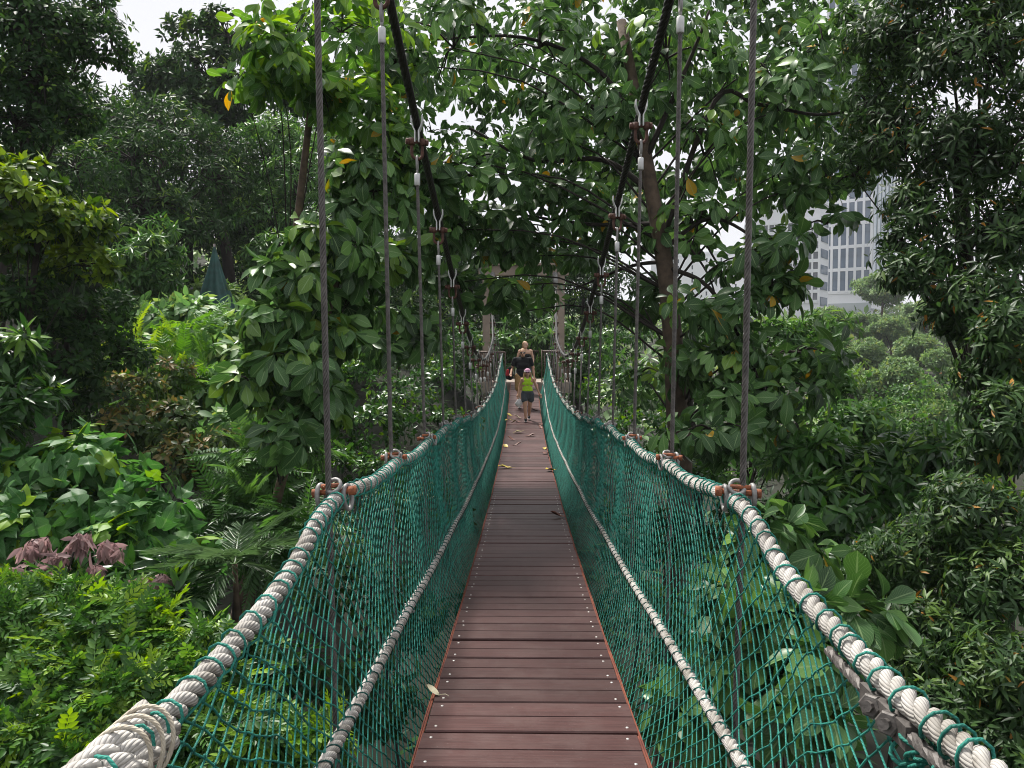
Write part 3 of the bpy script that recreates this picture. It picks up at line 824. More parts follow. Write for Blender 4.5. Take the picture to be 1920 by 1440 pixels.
def plant(name, label, cat, group, base, clumps, spec, seed, trunk_r=0.08, bark='bark_dark', path=None, twigs=True, shape='tree', extra=None, limbs=True):
    rg = np.random.default_rng(seed)
    sp = SP[spec] if isinstance(spec, str) else spec
    bx, by = base[:2]
    bz = float(gz(bx, by)) if len(base) < 3 else base[2]
    root = empty(name, (bx, by, bz)); O = np.array([bx, by, bz])
    tag(root, label, cat, group)
    mb, tb = MB(), MB()
    zmin = min(c[2] - r[2] for c, r, n in clumps)
    allc = np.array([c for c, r, n in clumps]); w = np.array([n for c, r, n in clumps], dtype=float)
    cen = (allc * w[:, None]).sum(0) / w.sum()
    if path is None:
        top = cen + np.array([0, 0, 0.15 * (allc[:, 2].max() - cen[2])])
        fork = O + (top - O) * 0.55 + np.array([rg.normal(0, .15), rg.normal(0, .15), 0])
        path = bez([O + np.array([0, 0, -0.2]), O + (fork - O) * 0.5 + np.array([rg.normal(0, .1), rg.normal(0, .1), 0]), fork, top], 16)
    else:
        path = bez(path, 26)
    tb.tube(path, np.linspace(trunk_r, trunk_r * 0.35, len(path)), 8)
    P, D, TP = [], [], []
    for (c, r, n) in clumps:
        # a limb from the trunk into the clump
        k = np.argmin(np.linalg.norm(path[2:] - c, axis=1) + 0.6 * np.maximum(path[2:, 2] - c[2], 0)) + 2
        st = path[max(2, int(k * 0.85))]
        if limbs:
            lr = max(0.006, trunk_r * (0.10 if n < 40 else 0.17))
            mid = (st + c) / 2 + np.array([0, 0, 0.12 * np.linalg.norm(c - st)]) + rg.normal(0, 0.06, 3)
            lp = bez([st, mid, c], 8); tb.tube(lp, np.linspace(lr, lr * 0.4, len(lp)), 5, mat=1)
        n = int(n * sp.dens)
        ns_ = max(3, int(round(n / 7)))
        dirs = norm(rg.normal(0, 1, (ns_, 3)) * np.array([1, 1, 0.9]) + np.array([0, 0, 0.2]))
        rad = 0.35 + 0.62 * rg.random((ns_, 1)) ** 0.6
        sc_ = c + dirs * rad * r * (1 - sp.sub * 0.5)
        cnt = rg.multinomial(n, np.full(ns_, 1 / ns_))
        for q in range(ns_):
            if cnt[q] == 0: continue
            if twigs:
                mid = (c + sc_[q]) / 2 + np.array([0, 0, 0.08 * np.linalg.norm(r)])
                tr_ = max(0.0035, trunk_r * 0.09)
                tb.tube(bez([c, mid, sc_[q]], 6), np.linspace(tr_, tr_ * .5, 6), 4, caps=False, mat=1)
            g = rg.normal(0, 0.55, (cnt[q], 3)) * r * sp.sub * np.array([1.25, 1.25, sp.flat])
            pp = sc_[q] + g
            dd = norm((pp - c) / r) * 0.75 + norm(g + 1e-6) * 0.5 + np.array([0, 0, 0.25])
            P.append(pp); D.append(norm(dd)); TP.append(np.clip((pp[:, 2] - c[2]) / r[2], -1, 1.3))
    P = np.concatenate(P); D = np.concatenate(D); TP = np.concatenate(TP)
    n = len(P)
    # tips: young leaves sit on the upper outer twigs
    isTip = (rg.random(n) < sp.tipf * np.clip(0.75 + 1.3 * TP, 0.05, 2.1))
    tipc = np.where(isTip, rg.uniform(sp.tipd[0], sp.tipd[1], n), 0.0)
    shade = np.clip(rg.normal(0.46, 0.20, n), 0, 0.88)
    up = np.array([0, 0, 1.0])
    U1 = norm(np.cross(D, np.where(np.abs(D[:, 2:]) > 0.9, np.array([[1.0, 0, 0]]), up[None]))); U2 = np.cross(D, U1)
    ph = rg.uniform(0, 6.28, n)
    for k in range(sp.k):
        th = ph + 2 * math.pi * k / sp.k + rg.normal(0, sp.jit, n)
        al = np.radians(rg.uniform(sp.alpha[0], sp.alpha[1], n))
        rad = np.cos(th)[:, None] * U1 + np.sin(th)[:, None] * U2
        d = np.cos(al)[:, None] * D + np.sin(al)[:, None] * rad
        d[:, 2] -= sp.droop * rg.uniform(0.3, 1.4, n)
        d = norm(d + rg.normal(0, 0.08, (n, 3)))
        nn = norm(sp.up * up + (1 - sp.up) * (np.sin(al)[:, None] * D - np.cos(al)[:, None] * rad) + rg.normal(0, 0.22, (n, 3)))
        s = rg.triangular(sp.size[0] * .75, sp.size[0] * .6 + sp.size[1] * .4, sp.size[1] * 1.05, n)
        rnd = np.clip(shade + rg.normal(0, 0.10, n), 0, 0.93)
        old = rg.random(n) < 0.010
        rnd = np.where(old, 1.0, rnd)
        instance(mb, TM[sp.tm], P + d * sp.petiole * rg.uniform(.4, 1.3, n)[:, None] + rad * sp.petiole * 0.5, d, nn, s, rnd, np.clip(tipc + rg.normal(0, .08, n) * (tipc > 0), 0, 1), rg)
    names = ('crown', 'trunk') if shape == 'tree' else ('foliage', 'stem')
    mb.build(names[0], M[sp.mat], root, origin=O)
    tb.build(names[1], [M[bark], M['bark_dark']], root, origin=O)
    return root, O

# ------------------------------------------------------------------ the plants of the place
# big leaved tree whose trunk stands right of the bridge; its crown closes over the walkway
TP_ = [np.array([1.75, 9.3, float(gz(1.75, 9.3)) - .2])] + [pix(px, py, d) for px, py, d in ((1275, 900, 9.3), (1270, 780, 9.2), (1262, 640, 9.1), (1247, 500, 9.0), (1222, 360, 9.0), (1195, 200, 9.1), (1165, 40, 9.3))]
A1 = [E(880, 330, 9.2, 130, 80, 30), E(1010, 260, 9.6, 120, 75, 26), E(850, 430, 9.6, 110, 65, 26), E(960, 440, 10, 110, 60, 28), E(1070, 390, 10, 110, 85, 30),
      E(930, 535, 10.4, 60, 36, 8), E(985, 480, 10.6, 80, 40, 14), E(850, 530, 10.2, 60, 50, 14), E(1015, 545, 11, 36, 34, 4), E(1060, 470, 11, 60, 55, 12), E(975, 585, 11, 26, 22, 2),
      E(850, 90, 9, 140, 80, 22), E(1010, 90, 9.2, 140, 90, 24), E(1120, 200, 9, 100, 80, 20), E(1250, 110, 9, 140, 100, 27), E(1390, 110, 9, 120, 100, 20),
      E(1480, 200, 9, 110, 90, 16), E(1545, 90, 9.4, 90, 90, 15), E(1320, 290, 9, 120, 85, 17), E(1450, 330, 9, 110, 75, 15), E(1550, 330, 9, 75, 80, 12),
      E(1310, 420, 9, 90, 70, 19), E(1190, 430, 10, 75, 80, 20), E(1420, 470, 8.4, 95, 60, 16), E(1448, 535, 8.2, 52, 34, 9), E(1370, 580, 8.4, 120, 55, 26),
      E(1345, 680, 8.6, 110, 75, 30), E(1200, 560, 10, 70, 55, 14), E(1430, 730, 8.2, 110, 80, 28), E(1340, 810, 7.6, 95, 60, 20), E(1490, 660, 8.6, 85, 50, 18),
      E(1200, 700, 10.5, 60, 70, 13), E(1490, 800, 8, 70, 60, 12), E(760, 300, 9.2, 80, 90, 22), E(740, 120, 9.2, 90, 100, 20), E(1550, 420, 8.8, 60, 30, 6)]
def _thin(c):
    q = CAM_R.T @ c[0]; px, py = 960 - q[0] / q[2] * FPX, 720 + q[1] / q[2] * FPX
    f = 0.6 if py > 560 else 0.6 if (px > 1180 and py < 400) or (px > 820 and py < 220) else (0.7 if px > 1280 and py < 500 else 0.9)
    return (c[0], c[1], max(2, int(c[2] * f)))
A1 = [_thin(c) for c in A1]
root, O = plant('tree', 'tall tree with large oval leaves and a bare brown trunk just right of the bridge', 'tree', None, (1.75, 9.3), A1, 'big', 11, 0.165, 'bark', path=TP_)
# long near-horizontal boughs that show against the sky
tb = MB()
for pts, r0 in ((((1235, 470, 9), (1340, 190, 8.9), (1420, 195, 8.9), (1530, 215, 8.9), (1610, 205, 8.9)), 0.034), (((1222, 360, 9), (1130, 300, 9.3), (1000, 300, 9.4), (880, 240, 9.4)), 0.04),
                (((1230, 420, 9), (1100, 420, 9.8), (960, 400, 10)), 0.035), (((1250, 490, 9), (1180, 500, 9.8), (1080, 540, 10.5)), 0.03), (((1205, 250, 9.1), (1120, 130, 9.2), (980, 70, 9.2), (800, 75, 9.1)), 0.035),
                (((1250, 500, 9), (1330, 540, 8.6), (1400, 660, 8.4), (1440, 760, 8.2)), 0.03), (((1210, 300, 9.0), (1290, 120, 8.9), (1330, 20, 8.9)), 0.035), (((1240, 470, 9), (1330, 410, 8.9), (1420, 450, 8.6), (1500, 520, 8.3)), 0.028),
                (((1260, 420, 9), (1330, 520, 8.7), (1350, 620, 8.6)), 0.016), (((1290, 400, 9), (1380, 560, 8.7), (1395, 640, 8.5)), 0.014)):
    q = bez([pix(*p) for p in pts], 20); tb.tube(q, np.linspace(r0, r0 * .4, len(q)), 6)
tb.build('bough', M['bark_dark'], root, origin=O)

A3 = []
_r = random.Random(4)
for yy in range(-10, 330, 62):
    for xx in range(650, 1640, 82):
        if 100 < yy < 220 and 830 < xx < 890: continue
        A3.append(E(xx + _r.uniform(-30, 30), yy + _r.uniform(-22, 22), 12.5 + _r.uniform(-1.2, 1.2), 66, 46, _r.choice((5, 7, 9, 11)) + (3 if xx > 1000 else 0)))
A3 += [E(1240, 350, 12.5, 80, 50, 14), E(1130, 330, 12.5, 80, 50, 14), E(1380, 380, 12.5, 60, 40, 8), E(720, 330, 12.5, 70, 60, 14)]
plant('tree', 'taller tree behind whose thin dark leaves speckle the sky above the walkway', 'tree', None, (3.6, 13.2), A3, Spec('big', 'l_big', 6, (0.13, 0.24), (45, 95), 0.6, 0.5, 0.04, petiole=0.05, sub=0.62, dens=2.5), 14, 0.10, 'bark_dark', limbs=False)
A2 = [E(520, 120, 7.4, 95, 85, 24), E(460, 165, 7.3, 60, 40, 9), E(640, 60, 8, 120, 80, 26), E(500, 20, 7.6, 70, 35, 9), E(600, 170, 7.6, 80, 60, 18), E(690, 210, 8.2, 70, 90, 22)]
A2b = [E(700, 360, 8, 90, 75, 28), E(620, 450, 7.4, 75, 75, 24), E(560, 530, 7, 80, 60, 22), E(505, 610, 6.6, 65, 55, 17), E(660, 560, 7.8, 90, 75, 26), E(560, 690, 6.6, 95, 65, 25),
       E(590, 770, 6.6, 70, 70, 18), E(520, 810, 6.3, 50, 45, 10), E(740, 620, 8.8, 90, 60, 20), E(760, 480, 8.8, 90, 70, 22), E(470, 720, 6.4, 40, 45, 8), E(680, 300, 8.4, 60, 60, 14), E(620, 640, 7.2, 80, 60, 18)]
plant('tree', 'large leaved tree hanging its drooping leaves over the left handrail', 'tree', None, (-3.6, 8.6), A2b, 'bigh', 12, 0.10, 'bark')
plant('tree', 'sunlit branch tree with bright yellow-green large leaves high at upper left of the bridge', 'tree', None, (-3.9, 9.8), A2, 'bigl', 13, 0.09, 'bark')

# right hand side: dark whorled-leaf trees
O1 = [E(1700, 80, 8.2, 110, 100, 85), E(1840, 100, 7.6, 120, 110, 95), E(1690, 250, 8.2, 100, 90, 75), E(1830, 280, 7.6, 120, 100, 95), E(1730, 400, 7.8, 85, 80, 60), E(1860, 430, 7.2, 100, 90, 75),
      E(1610, 60, 8.6, 70, 80, 32), E(1630, 200, 8.6, 60, 80, 30), E(1600, 330, 8.6, 50, 60, 16), E(1720, 520, 7.4, 75, 60, 45), E(1850, 560, 7, 110, 80, 75), E(1690, 470, 7.6, 50, 50, 20), E(1960, 250, 7, 90, 260, 90), E(1790, 590, 7.3, 55, 45, 30), E(1760, -20, 8, 90, 50, 50), E(1880, -20, 7.6, 90, 60, 50)]
plant('tree', 'tall dark tree with narrow whorled leaves filling the upper right', 'tree', None, (5.6, 8.0), O1, 'whorl', 21, 0.15, 'bark_dark')
O2 = [E(1880, 690, 6.6, 80, 70, 60), E(1890, 790, 6.0, 80, 80, 65), E(1860, 850, 6.2, 60, 50, 36), E(1890, 620, 6.4, 60, 60, 45)]
plant('tree', 'mid height tree of narrow leaves below the tall dark one at the right edge', 'tree', None, (4.7, 6.7), O2, 'whorl', 22, 0.07, 'bark_dark')
O3 = [E(1830, 960, 5.2, 110, 80, 80), E(1740, 1040, 5.4, 100, 80, 70), E(1870, 1090, 4.8, 90, 90, 75), E(1780, 1180, 5.0, 110, 80, 80), E(1880, 1270, 4.4, 90, 100, 75), E(1660, 1060, 5.8, 80, 70, 48), E(1700, 1250, 4.9, 80, 70, 50), E(1790, 1340, 4.5, 90, 80, 60), E(1900, 1400, 4.2, 80, 70, 45)]
plant('shrub', 'dense shrub of narrow whorled leaves right of the near right handrail', 'shrub', None, (3.6, 5.0), O3, 'whorln', 23, 0.05, 'bark_dark', shape='shrub')
O4 = [E(1560, 950, 7, 90, 70, 60), E(1650, 900, 7.4, 90, 60, 60), E(1720, 860, 7.6, 90, 60, 50), E(1600, 1060, 6.4, 70, 70, 45), E(1550, 860, 7.6, 80, 50, 42)]
plant('shrub', 'dark glossy shrub behind the right handrail clamp', 'shrub', None, (3.6, 7.4), O4, 'drooping', 24, 0.045, 'bark_dark', shape='shrub')
O5 = [E(1460, 1020, 4.8, 70, 50, 12), E(1380, 1120, 4.6, 80, 60, 14), E(1470, 1150, 4.2, 70, 60, 11), E(1600, 1150, 4.2, 60, 35, 7), E(1400, 1250, 4.2, 90, 60, 15), E(1500, 1300, 3.9, 80, 60, 13), E(1330, 1350, 4.2, 80, 60, 12), E(1540, 1240, 3.9, 40, 40, 5)]
plant('sapling', 'young large leaved sapling seen through the right netting', 'sapling', None, (1.75, 4.6), O5, 'big', 25, 0.035, 'bark', shape='shrub')
O6 = [E(1320, 620, 15, 110, 60, 60), E(1440, 640, 15, 100, 60, 60), E(1540, 620, 15.5, 70, 50, 38), E(1250, 720, 15, 90, 70, 55), E(1380, 740, 14, 110, 70, 65), E(1520, 720, 13.5, 90, 70, 60), E(1600, 800, 12, 90, 60, 55), E(1480, 850, 11.5, 110, 70, 60), E(1330, 850, 13, 100, 70, 55)]
plant('tree', 'bushy mid green tree behind the brown trunk right of the bridge', 'tree', None, (4.5, 14.5), O6, 'mid', 26, 0.1, 'bark_dark')
O7 = [E(1200, 800, 12, 80, 60, 36), E(1150, 740, 14, 60, 60, 30), E(1100, 690, 17, 60, 50, 28), E(1260, 880, 10, 80, 50, 32), E(1160, 640, 18, 60, 50, 28)]
plant('shrub', 'dark glossy shrub behind the far right hangers', 'shrub', None, (1.9, 13.5), O7, 'glossy', 27, 0.04, 'bark_dark', shape='shrub')
O8 = [E(1640, 780, 13, 80, 45, 45), E(1740, 800, 12, 70, 45, 42), E(1700, 740, 15, 90, 45, 45), E(1800, 860, 10, 80, 45, 40)]
plant('shrub', 'bright leafy shrub below the hazy slope at right', 'shrub', None, (8.0, 13.5), O8, 'midn', 28, 0.05, 'bark_dark', shape='shrub')

# left hand side, from the handrail outwards
J = [E(60, 1140, 4.6, 120, 55, 34), E(200, 1170, 4.5, 110, 55, 34), E(320, 1220, 4.4, 90, 55, 28), E(100, 1260, 4.2, 130, 65, 40), E(250, 1300, 4.1, 120, 60, 36), E(60, 1370, 3.9, 100, 60, 30), E(190, 1400, 3.8, 110, 50, 30), E(340, 1330, 4.1, 70, 60, 22), E(390, 1270, 4.3, 40, 50, 10), E(430, 1380, 4, 80, 60, 20), E(560, 1400, 4.2, 80, 50, 14)]
plant('shrub', 'bright feathery leaved shrub below the knotted rope end at near left', 'shrub', None, (-2.6, 4.2), J, 'feather', 31, 0.04, 'bark_dark', shape='shrub')
J2 = [E(330, 1130, 5.0, 70, 45, 16), E(420, 1210, 4.7, 50, 40, 13), E(350, 1110, 5.2, 40, 30, 10), E(450, 1260, 4.7, 50, 50, 12), E(290, 1060, 5.6, 60, 30, 10)]
plant('shrub', 'dark shrub with drooping finger leaves between feathery shrub and palm', 'shrub', None, (-2.1, 5.0), J2, 'drooping', 32, 0.03, 'bark_dark', shape='shrub')
H = [E(70, 900, 6.8, 80, 70, 24), E(170, 880, 6.8, 90, 65, 28), E(120, 960, 6.5, 110, 60, 28), E(260, 960, 6.5, 85, 60, 26), E(300, 1010, 6.4, 60, 45, 16), E(210, 1030, 6.2, 100, 50, 24), E(30, 980, 6.3, 60, 60, 14), E(350, 1040, 6.6, 40, 30, 7), E(140, 830, 7, 40, 25, 6)]
plant('shrub', 'soft green shrub with three pointed velvety leaves at left', 'shrub', None, (-4.2, 6.8), H, 'lobed', 33, 0.045, 'bark_dark', shape='shrub')
plant('shrub', 'shrub of limp mauve young leaves above the feathery shrub', 'shrub', None, (-3.9, 5.7), [E(60, 1015, 5.1, 26, 26, 6), E(102, 1040, 5.0, 22, 20, 5), E(142, 1005, 5.1, 20, 26, 6), E(200, 1020, 5.2, 20, 28, 5), E(40, 1065, 4.9, 20, 18, 4), E(180, 1065, 5.0, 16, 16, 3), E(262, 1085, 4.9, 18, 12, 3), E(75, 1085, 4.8, 12, 12, 2), E(305, 1080, 4.95, 12, 12, 2)], 'mauve', 34, 0.02, 'bark_dark', shape='shrub')
G = [E(250, 800, 10, 90, 55, 60), E(340, 790, 10, 75, 50, 55), E(330, 860, 9.6, 90, 55, 60), E(220, 730, 11, 80, 45, 45), E(300, 700, 12, 60, 40, 30), E(390, 890, 9.4, 50, 40, 22), E(420, 830, 10, 40, 40, 18)]
plant('shrub', 'shrub with rust tinged small leaves in the middle of the left bank', 'shrub', None, (-4.6, 10.4), G, 'brown', 35, 0.05, 'bark_dark', shape='shrub')
C = [E(40, 330, 9.2, 80, 50, 36), E(120, 400, 9.2, 80, 50, 42), E(180, 440, 9.4, 50, 40, 24), E(60, 440, 9, 90, 60, 44), E(20, 370, 8.6, 60, 60, 26), E(160, 500, 9.4, 60, 40, 24), E(-40, 330, 8.8, 60, 70, 24)]
plant('tree', 'round topped tree with yellow young leaves on the left', 'tree', None, (-6.2, 9.4), C, 'yel', 36, 0.09, 'bark_dark')
Dk = [E(60, 560, 9.4, 110, 65, 90), E(160, 600, 10, 90, 60, 75), E(100, 680, 9.6, 110, 60, 80), E(220, 660, 10.6, 70, 50, 45), E(30, 740, 9, 80, 60, 50), E(150, 760, 10, 80, 50, 48), E(230, 570, 11, 50, 50, 30)]
plant('tree', 'dark small leaved tree under the yellow tipped one', 'tree', None, (-6.6, 10.4), Dk, 'darks', 37, 0.09, 'bark_dark')
N1 = [E(20, 660, 7.2, 55, 60, 24), E(40, 740, 7.0, 60, 50, 22), E(10, 800, 6.8, 40, 40, 12), E(-30, 700, 7, 50, 90, 20)]
plant('shrub', 'glossy bright shrub with hanging leaves at the left edge', 'shrub', None, (-5.2, 7.3), N1, 'drooping', 38, 0.04, 'bark_dark', shape='shrub')
Eb = [E(290, 590, 16, 75, 35, 24), E(400, 590, 16, 85, 38, 28), E(480, 610, 15, 70, 45, 24), E(350, 640, 15, 80, 40, 24), E(440, 680, 14, 80, 45, 24), E(250, 560, 17, 50, 30, 14), E(530, 650, 14, 50, 50, 15), E(400, 750, 12.5, 50, 55, 16), E(430, 800, 11.5, 45, 45, 13), E(480, 730, 13, 60, 50, 16)]
plant('shrub', 'pale green broad leaved thicket shrub below the green net cone', 'shrub', None, (-6.0, 15.5), Eb, 'pale', 39, 0.06, 'bark_dark', shape='shrub')
plant('shrub', 'bright yellow-green fern leaved shrub amid the pale thicket', 'shrub', None, (-6.4, 13.0), [E(300, 680, 12.5, 55, 40, 8), E(330, 720, 12.2, 55, 40, 9), E(290, 750, 12, 50, 35, 8), E(360, 620, 14, 40, 25, 4), E(280, 640, 13.2, 40, 30, 5)], 'fern', 40, 0.04, 'bark_dark', shape='shrub')
plant('shrub', 'dark ferny shrub between the rust tinged shrub and the left handrail', 'shrub', None, (-3.5, 9.0), [E(480, 880, 9, 60, 60, 14), E(510, 960, 8.6, 60, 50, 14), E(450, 960, 8.8, 50, 50, 10), E(550, 1010, 8, 50, 50, 9), E(530, 830, 9.4, 50, 50, 9)], 'fernd', 41, 0.04, 'bark_dark', shape='shrub')
S1 = [E(690, 800, 11, 90, 55, 48), E(760, 760, 12, 80, 55, 45), E(640, 880, 10, 70, 50, 36), E(720, 880, 10, 70, 45, 30), E(830, 720, 14, 70, 55, 36), E(850, 800, 13, 60, 50, 26), E(590, 930, 9, 50, 40, 18), E(640, 800, 11, 60, 60, 25)]
plant('shrub', 'glossy small leaved shrub behind the left hangers', 'shrub', None, (-2.6, 11.5), S1, 'glossy', 42, 0.05, 'bark_dark', shape='shrub')
S2 = [E(870, 640, 19, 60, 50, 30), E(800, 650, 18, 70, 60, 36), E(700, 680, 17, 80, 60, 40), E(900, 700, 20, 30, 40, 14), E(720, 600, 19, 90, 50, 40), E(620, 720, 16, 70, 60, 36)]
plant('shrub', 'tall glossy shrub left of the far bridge end', 'shrub', None, (-3.6, 18.5), S2, 'glossy', 43, 0.06, 'bark_dark', shape='shrub')
Uv = [E(700, 960, 8.5, 120, 70, 40), E(800, 950, 9, 90, 60, 30), E(640, 1100, 7, 120, 90, 36), E(760, 1150, 6.5, 110, 90, 34), E(560, 1250, 6, 110, 90, 30), E(700, 1300, 5.6, 110, 90, 30)]
plant('shrub', 'low dark shrub below the left netting', 'shrub', None, (-1.5, 7.6), Uv, 'darks', 44, 0.04, 'bark_dark', shape='shrub')
plant('shrub', 'low dark shrub below the right netting', 'shrub', None, (1.4, 8.0), [E(1200, 1000, 8.5, 110, 80, 40), E(1280, 1000, 8, 90, 60, 26), E(1220, 1150, 6.8, 100, 90, 34), E(1320, 1180, 6.4, 100, 90, 30), E(1260, 1330, 5.8, 100, 80, 26), E(1430, 960, 8.4, 90, 60, 34), E(1480, 1080, 7, 90, 90, 34)], 'darks', 45, 0.04, 'bark_dark', shape='shrub')
# palm
pr = empty('palm', (-2.03, 5.4, float(gz(-2.03, 5.4)))); tag(pr, 'small feather palm with arching fronds left of the handrail', 'palm')
PO = np.array(pr.location)
top = pix(440, 1058, 5.4); rg = np.random.default_rng(50)
mb, tb = MB(), MB()
pa = bez([PO, (PO + top) / 2 + np.array([.05, 0, 0]), top], 12); tb.tube(pa, np.linspace(.035, .02, len(pa)), 8)
n = 17; az = np.linspace(0, 2 * math.pi, n, endpoint=False) + rg.normal(0, .2, n); el = rg.uniform(0.15, 1.25, n)
Dv = np.stack([np.cos(az) * np.cos(el), np.sin(az) * np.cos(el), np.sin(el)], -1)
instance(mb, TM['palmf'], np.repeat(top[None], n, 0), Dv, np.tile([0, 0, 1.0], (n, 1)) + 0.01, rg.uniform(.36, .58, n), rg.uniform(.4, .85, n), rg.uniform(0, .5, n), rg)
mb.build('crown', M['l_palm'], pr, origin=PO); tb.build('trunk', M['bark'], pr, origin=PO)

# tall forest on the left slope
B1 = [E(60, 60, 11, 120, 80, 120), E(170, 70, 11.5, 70, 70, 65), E(80, 160, 11, 110, 60, 95), E(30, 240, 10.8, 90, 60, 70), E(130, 220, 11.6, 60, 40, 35), E(190, 20, 12, 50, 50, 36), E(-60, 120, 10.5, 80, 160, 80), E(90, 110, 12, 110, 90, 110), E(60, 20, 11, 100, 40, 60), E(210, 90, 12.2, 40, 60, 30)]
plant('tree', 'tall dense dark tree in the upper left corner', 'tree', None, (-8.6, 11.8), B1, 'darks', 51, 0.16, 'bark_dark')
B2 = [E(250, 300, 20, 110, 70, 100), E(330, 260, 22, 110, 80, 100), E(140, 320, 18, 90, 70, 80), E(280, 400, 20, 130, 70, 110), E(180, 430, 18, 100, 60, 75), E(400, 340, 22, 90, 70, 80), E(370, 430, 21, 90, 60, 75), E(300, 210, 23, 70, 40, 45), E(230, 230, 22, 80, 50, 60), E(420, 280, 23, 80, 60, 60), E(480, 330, 24, 60, 60, 50)]
plant('tree', 'broad dark forest tree on the left slope behind the yellow tipped tree', 'tree', 'dark forest trees on the left slope', (-10.5, 21), B2, 'dark', 52, 0.25, 'bark_dark')
B3 = [E(520, 250, 24, 90, 60, 80), E(570, 330, 23, 90, 70, 85), E(500, 400, 23, 90, 60, 75), E(590, 430, 22, 70, 60, 55), E(540, 480, 21, 80, 50, 55), E(620, 260, 25, 60, 60, 40), E(650, 360, 25, 60, 70, 45), E(470, 480, 21, 40, 40, 20)]
plant('tree', 'layered grey green tree right of the green net cone', 'tree', 'dark forest trees on the left slope', (-7.8, 24), B3, 'mid', 53, 0.2, 'bark_dark')
B4 = [E(390, 140, 28, 80, 70, 80), E(330, 150, 29, 60, 60, 45), E(460, 180, 28, 80, 50, 55), E(430, 70, 29, 90, 50, 45), E(360, 60, 30, 60, 50, 34), E(500, 90, 28, 70, 60, 36), E(560, 190, 27, 60, 50, 34), E(560, 60, 29, 60, 50, 22), E(380, 220, 27, 80, 50, 50), E(270, 150, 30, 40, 40, 20), E(240, 220, 28, 50, 40, 26)]
plant('tree', 'tall airy tree against the sky at upper left', 'tree', 'dark forest trees on the left slope', (-11.5, 30), B4, Spec('small', 'l_dark', 8, (0.20, 0.34), (40, 100), 0.25, 0.55, 0.10, petiole=0.05, sub=0.24), 54, 0.3, 'bark_dark')
B5 = [E(275, 470, 17, 70, 40, 50), E(305, 512, 17, 52, 34, 40), E(230, 500, 16.5, 60, 40, 36), E(290, 430, 17.5, 40, 28, 18)]
plant('tree', 'small tree with umbrella like leaf tiers left of the green net cone', 'tree', None, (-7.9, 17), B5, 'mid', 55, 0.07, 'bark_dark')
B6 = [E(400, 545, 19, 45, 18, 26), E(430, 555, 19, 40, 18, 22), E(360, 555, 19, 30, 14, 12)]
plant('shrub', 'low rounded shrub with yellow tips at the foot of the green net cone', 'shrub', None, (-7.4, 19), B6, Spec('fern', 'l_mid', 3, (0.22, 0.34), (40, 90), 0.3, 0.7, 0.6, (0.3, 0.8), sub=0.3), 56, 0.04, 'bark_dark', shape='shrub')
k = 0
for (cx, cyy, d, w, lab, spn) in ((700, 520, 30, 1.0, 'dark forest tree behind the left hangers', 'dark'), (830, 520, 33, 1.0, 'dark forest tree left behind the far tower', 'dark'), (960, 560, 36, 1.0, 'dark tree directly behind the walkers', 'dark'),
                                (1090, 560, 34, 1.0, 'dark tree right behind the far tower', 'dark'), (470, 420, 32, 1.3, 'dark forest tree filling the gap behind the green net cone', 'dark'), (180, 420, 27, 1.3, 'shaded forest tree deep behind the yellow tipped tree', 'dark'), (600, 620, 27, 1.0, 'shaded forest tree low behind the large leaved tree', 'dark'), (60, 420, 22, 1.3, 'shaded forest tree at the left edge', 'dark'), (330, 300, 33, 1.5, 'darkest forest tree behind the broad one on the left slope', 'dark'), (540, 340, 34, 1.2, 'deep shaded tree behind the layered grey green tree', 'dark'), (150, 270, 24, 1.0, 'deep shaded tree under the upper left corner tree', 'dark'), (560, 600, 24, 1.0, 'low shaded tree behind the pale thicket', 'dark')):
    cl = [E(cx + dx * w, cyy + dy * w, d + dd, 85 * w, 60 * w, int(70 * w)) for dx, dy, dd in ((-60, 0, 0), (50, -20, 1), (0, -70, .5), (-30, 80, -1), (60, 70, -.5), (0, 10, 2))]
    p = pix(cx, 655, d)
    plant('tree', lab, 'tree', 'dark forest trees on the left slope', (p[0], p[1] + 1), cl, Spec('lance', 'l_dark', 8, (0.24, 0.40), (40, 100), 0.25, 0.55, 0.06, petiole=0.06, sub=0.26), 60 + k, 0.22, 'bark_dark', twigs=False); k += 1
for (cx, cyy, d, lab) in ((1000, 655, 31, 'strap leaved shrub behind the far railing'), (1090, 690, 30, 'strap leaved shrub right of the far platform'), (900, 680, 30, 'leafy shrub left of the far platform')):
    cl = [E(cx + dx, cyy + dy, d, 60, 40, 26) for dx, dy in ((-40, 0), (30, -15), (0, -45), (0, 30))]
    p = pix(cx, 655, d)
    plant('shrub', lab, 'shrub', None, (p[0], p[1]), cl, Spec('lance3', 'l_mid', 8, (0.3, 0.5), (30, 90), 0.5, 0.5, 0.05, sub=0.3), 80 + k, 0.05, 'bark_dark', shape='shrub', twigs=False); k += 1

# ------------------------------------------------------------------ undergrowth on the slopes
rg = np.random.default_rng(91)
n = 16000
X_ = rg.uniform(-20, 22, n); Y_ = rg.uniform(-3, 50, n) ** 1.0
Z_ = gz(X_, Y_)
mb = MB()
Dv = norm(rg.normal(0, 1, (n, 3)) * np.array([1, 1, .5]) + np.array([0, 0, .6]))
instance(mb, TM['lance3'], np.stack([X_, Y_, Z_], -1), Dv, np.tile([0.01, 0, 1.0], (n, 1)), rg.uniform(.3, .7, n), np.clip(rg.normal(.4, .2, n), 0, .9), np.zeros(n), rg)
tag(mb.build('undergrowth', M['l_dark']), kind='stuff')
n = 26000
X_ = rg.uniform(-120, 150, n); Y_ = rg.uniform(45, 175, n); Z_ = gz(X_, Y_) + rg.random(n) ** 0.6 * (1.6 + 1.0 * np.sin(X_ * .7) * np.cos(Y_ * .5))
mb = MB()
Dv = norm(rg.normal(0, 1, (n, 3)) + np.array([0, -.3, .4]))
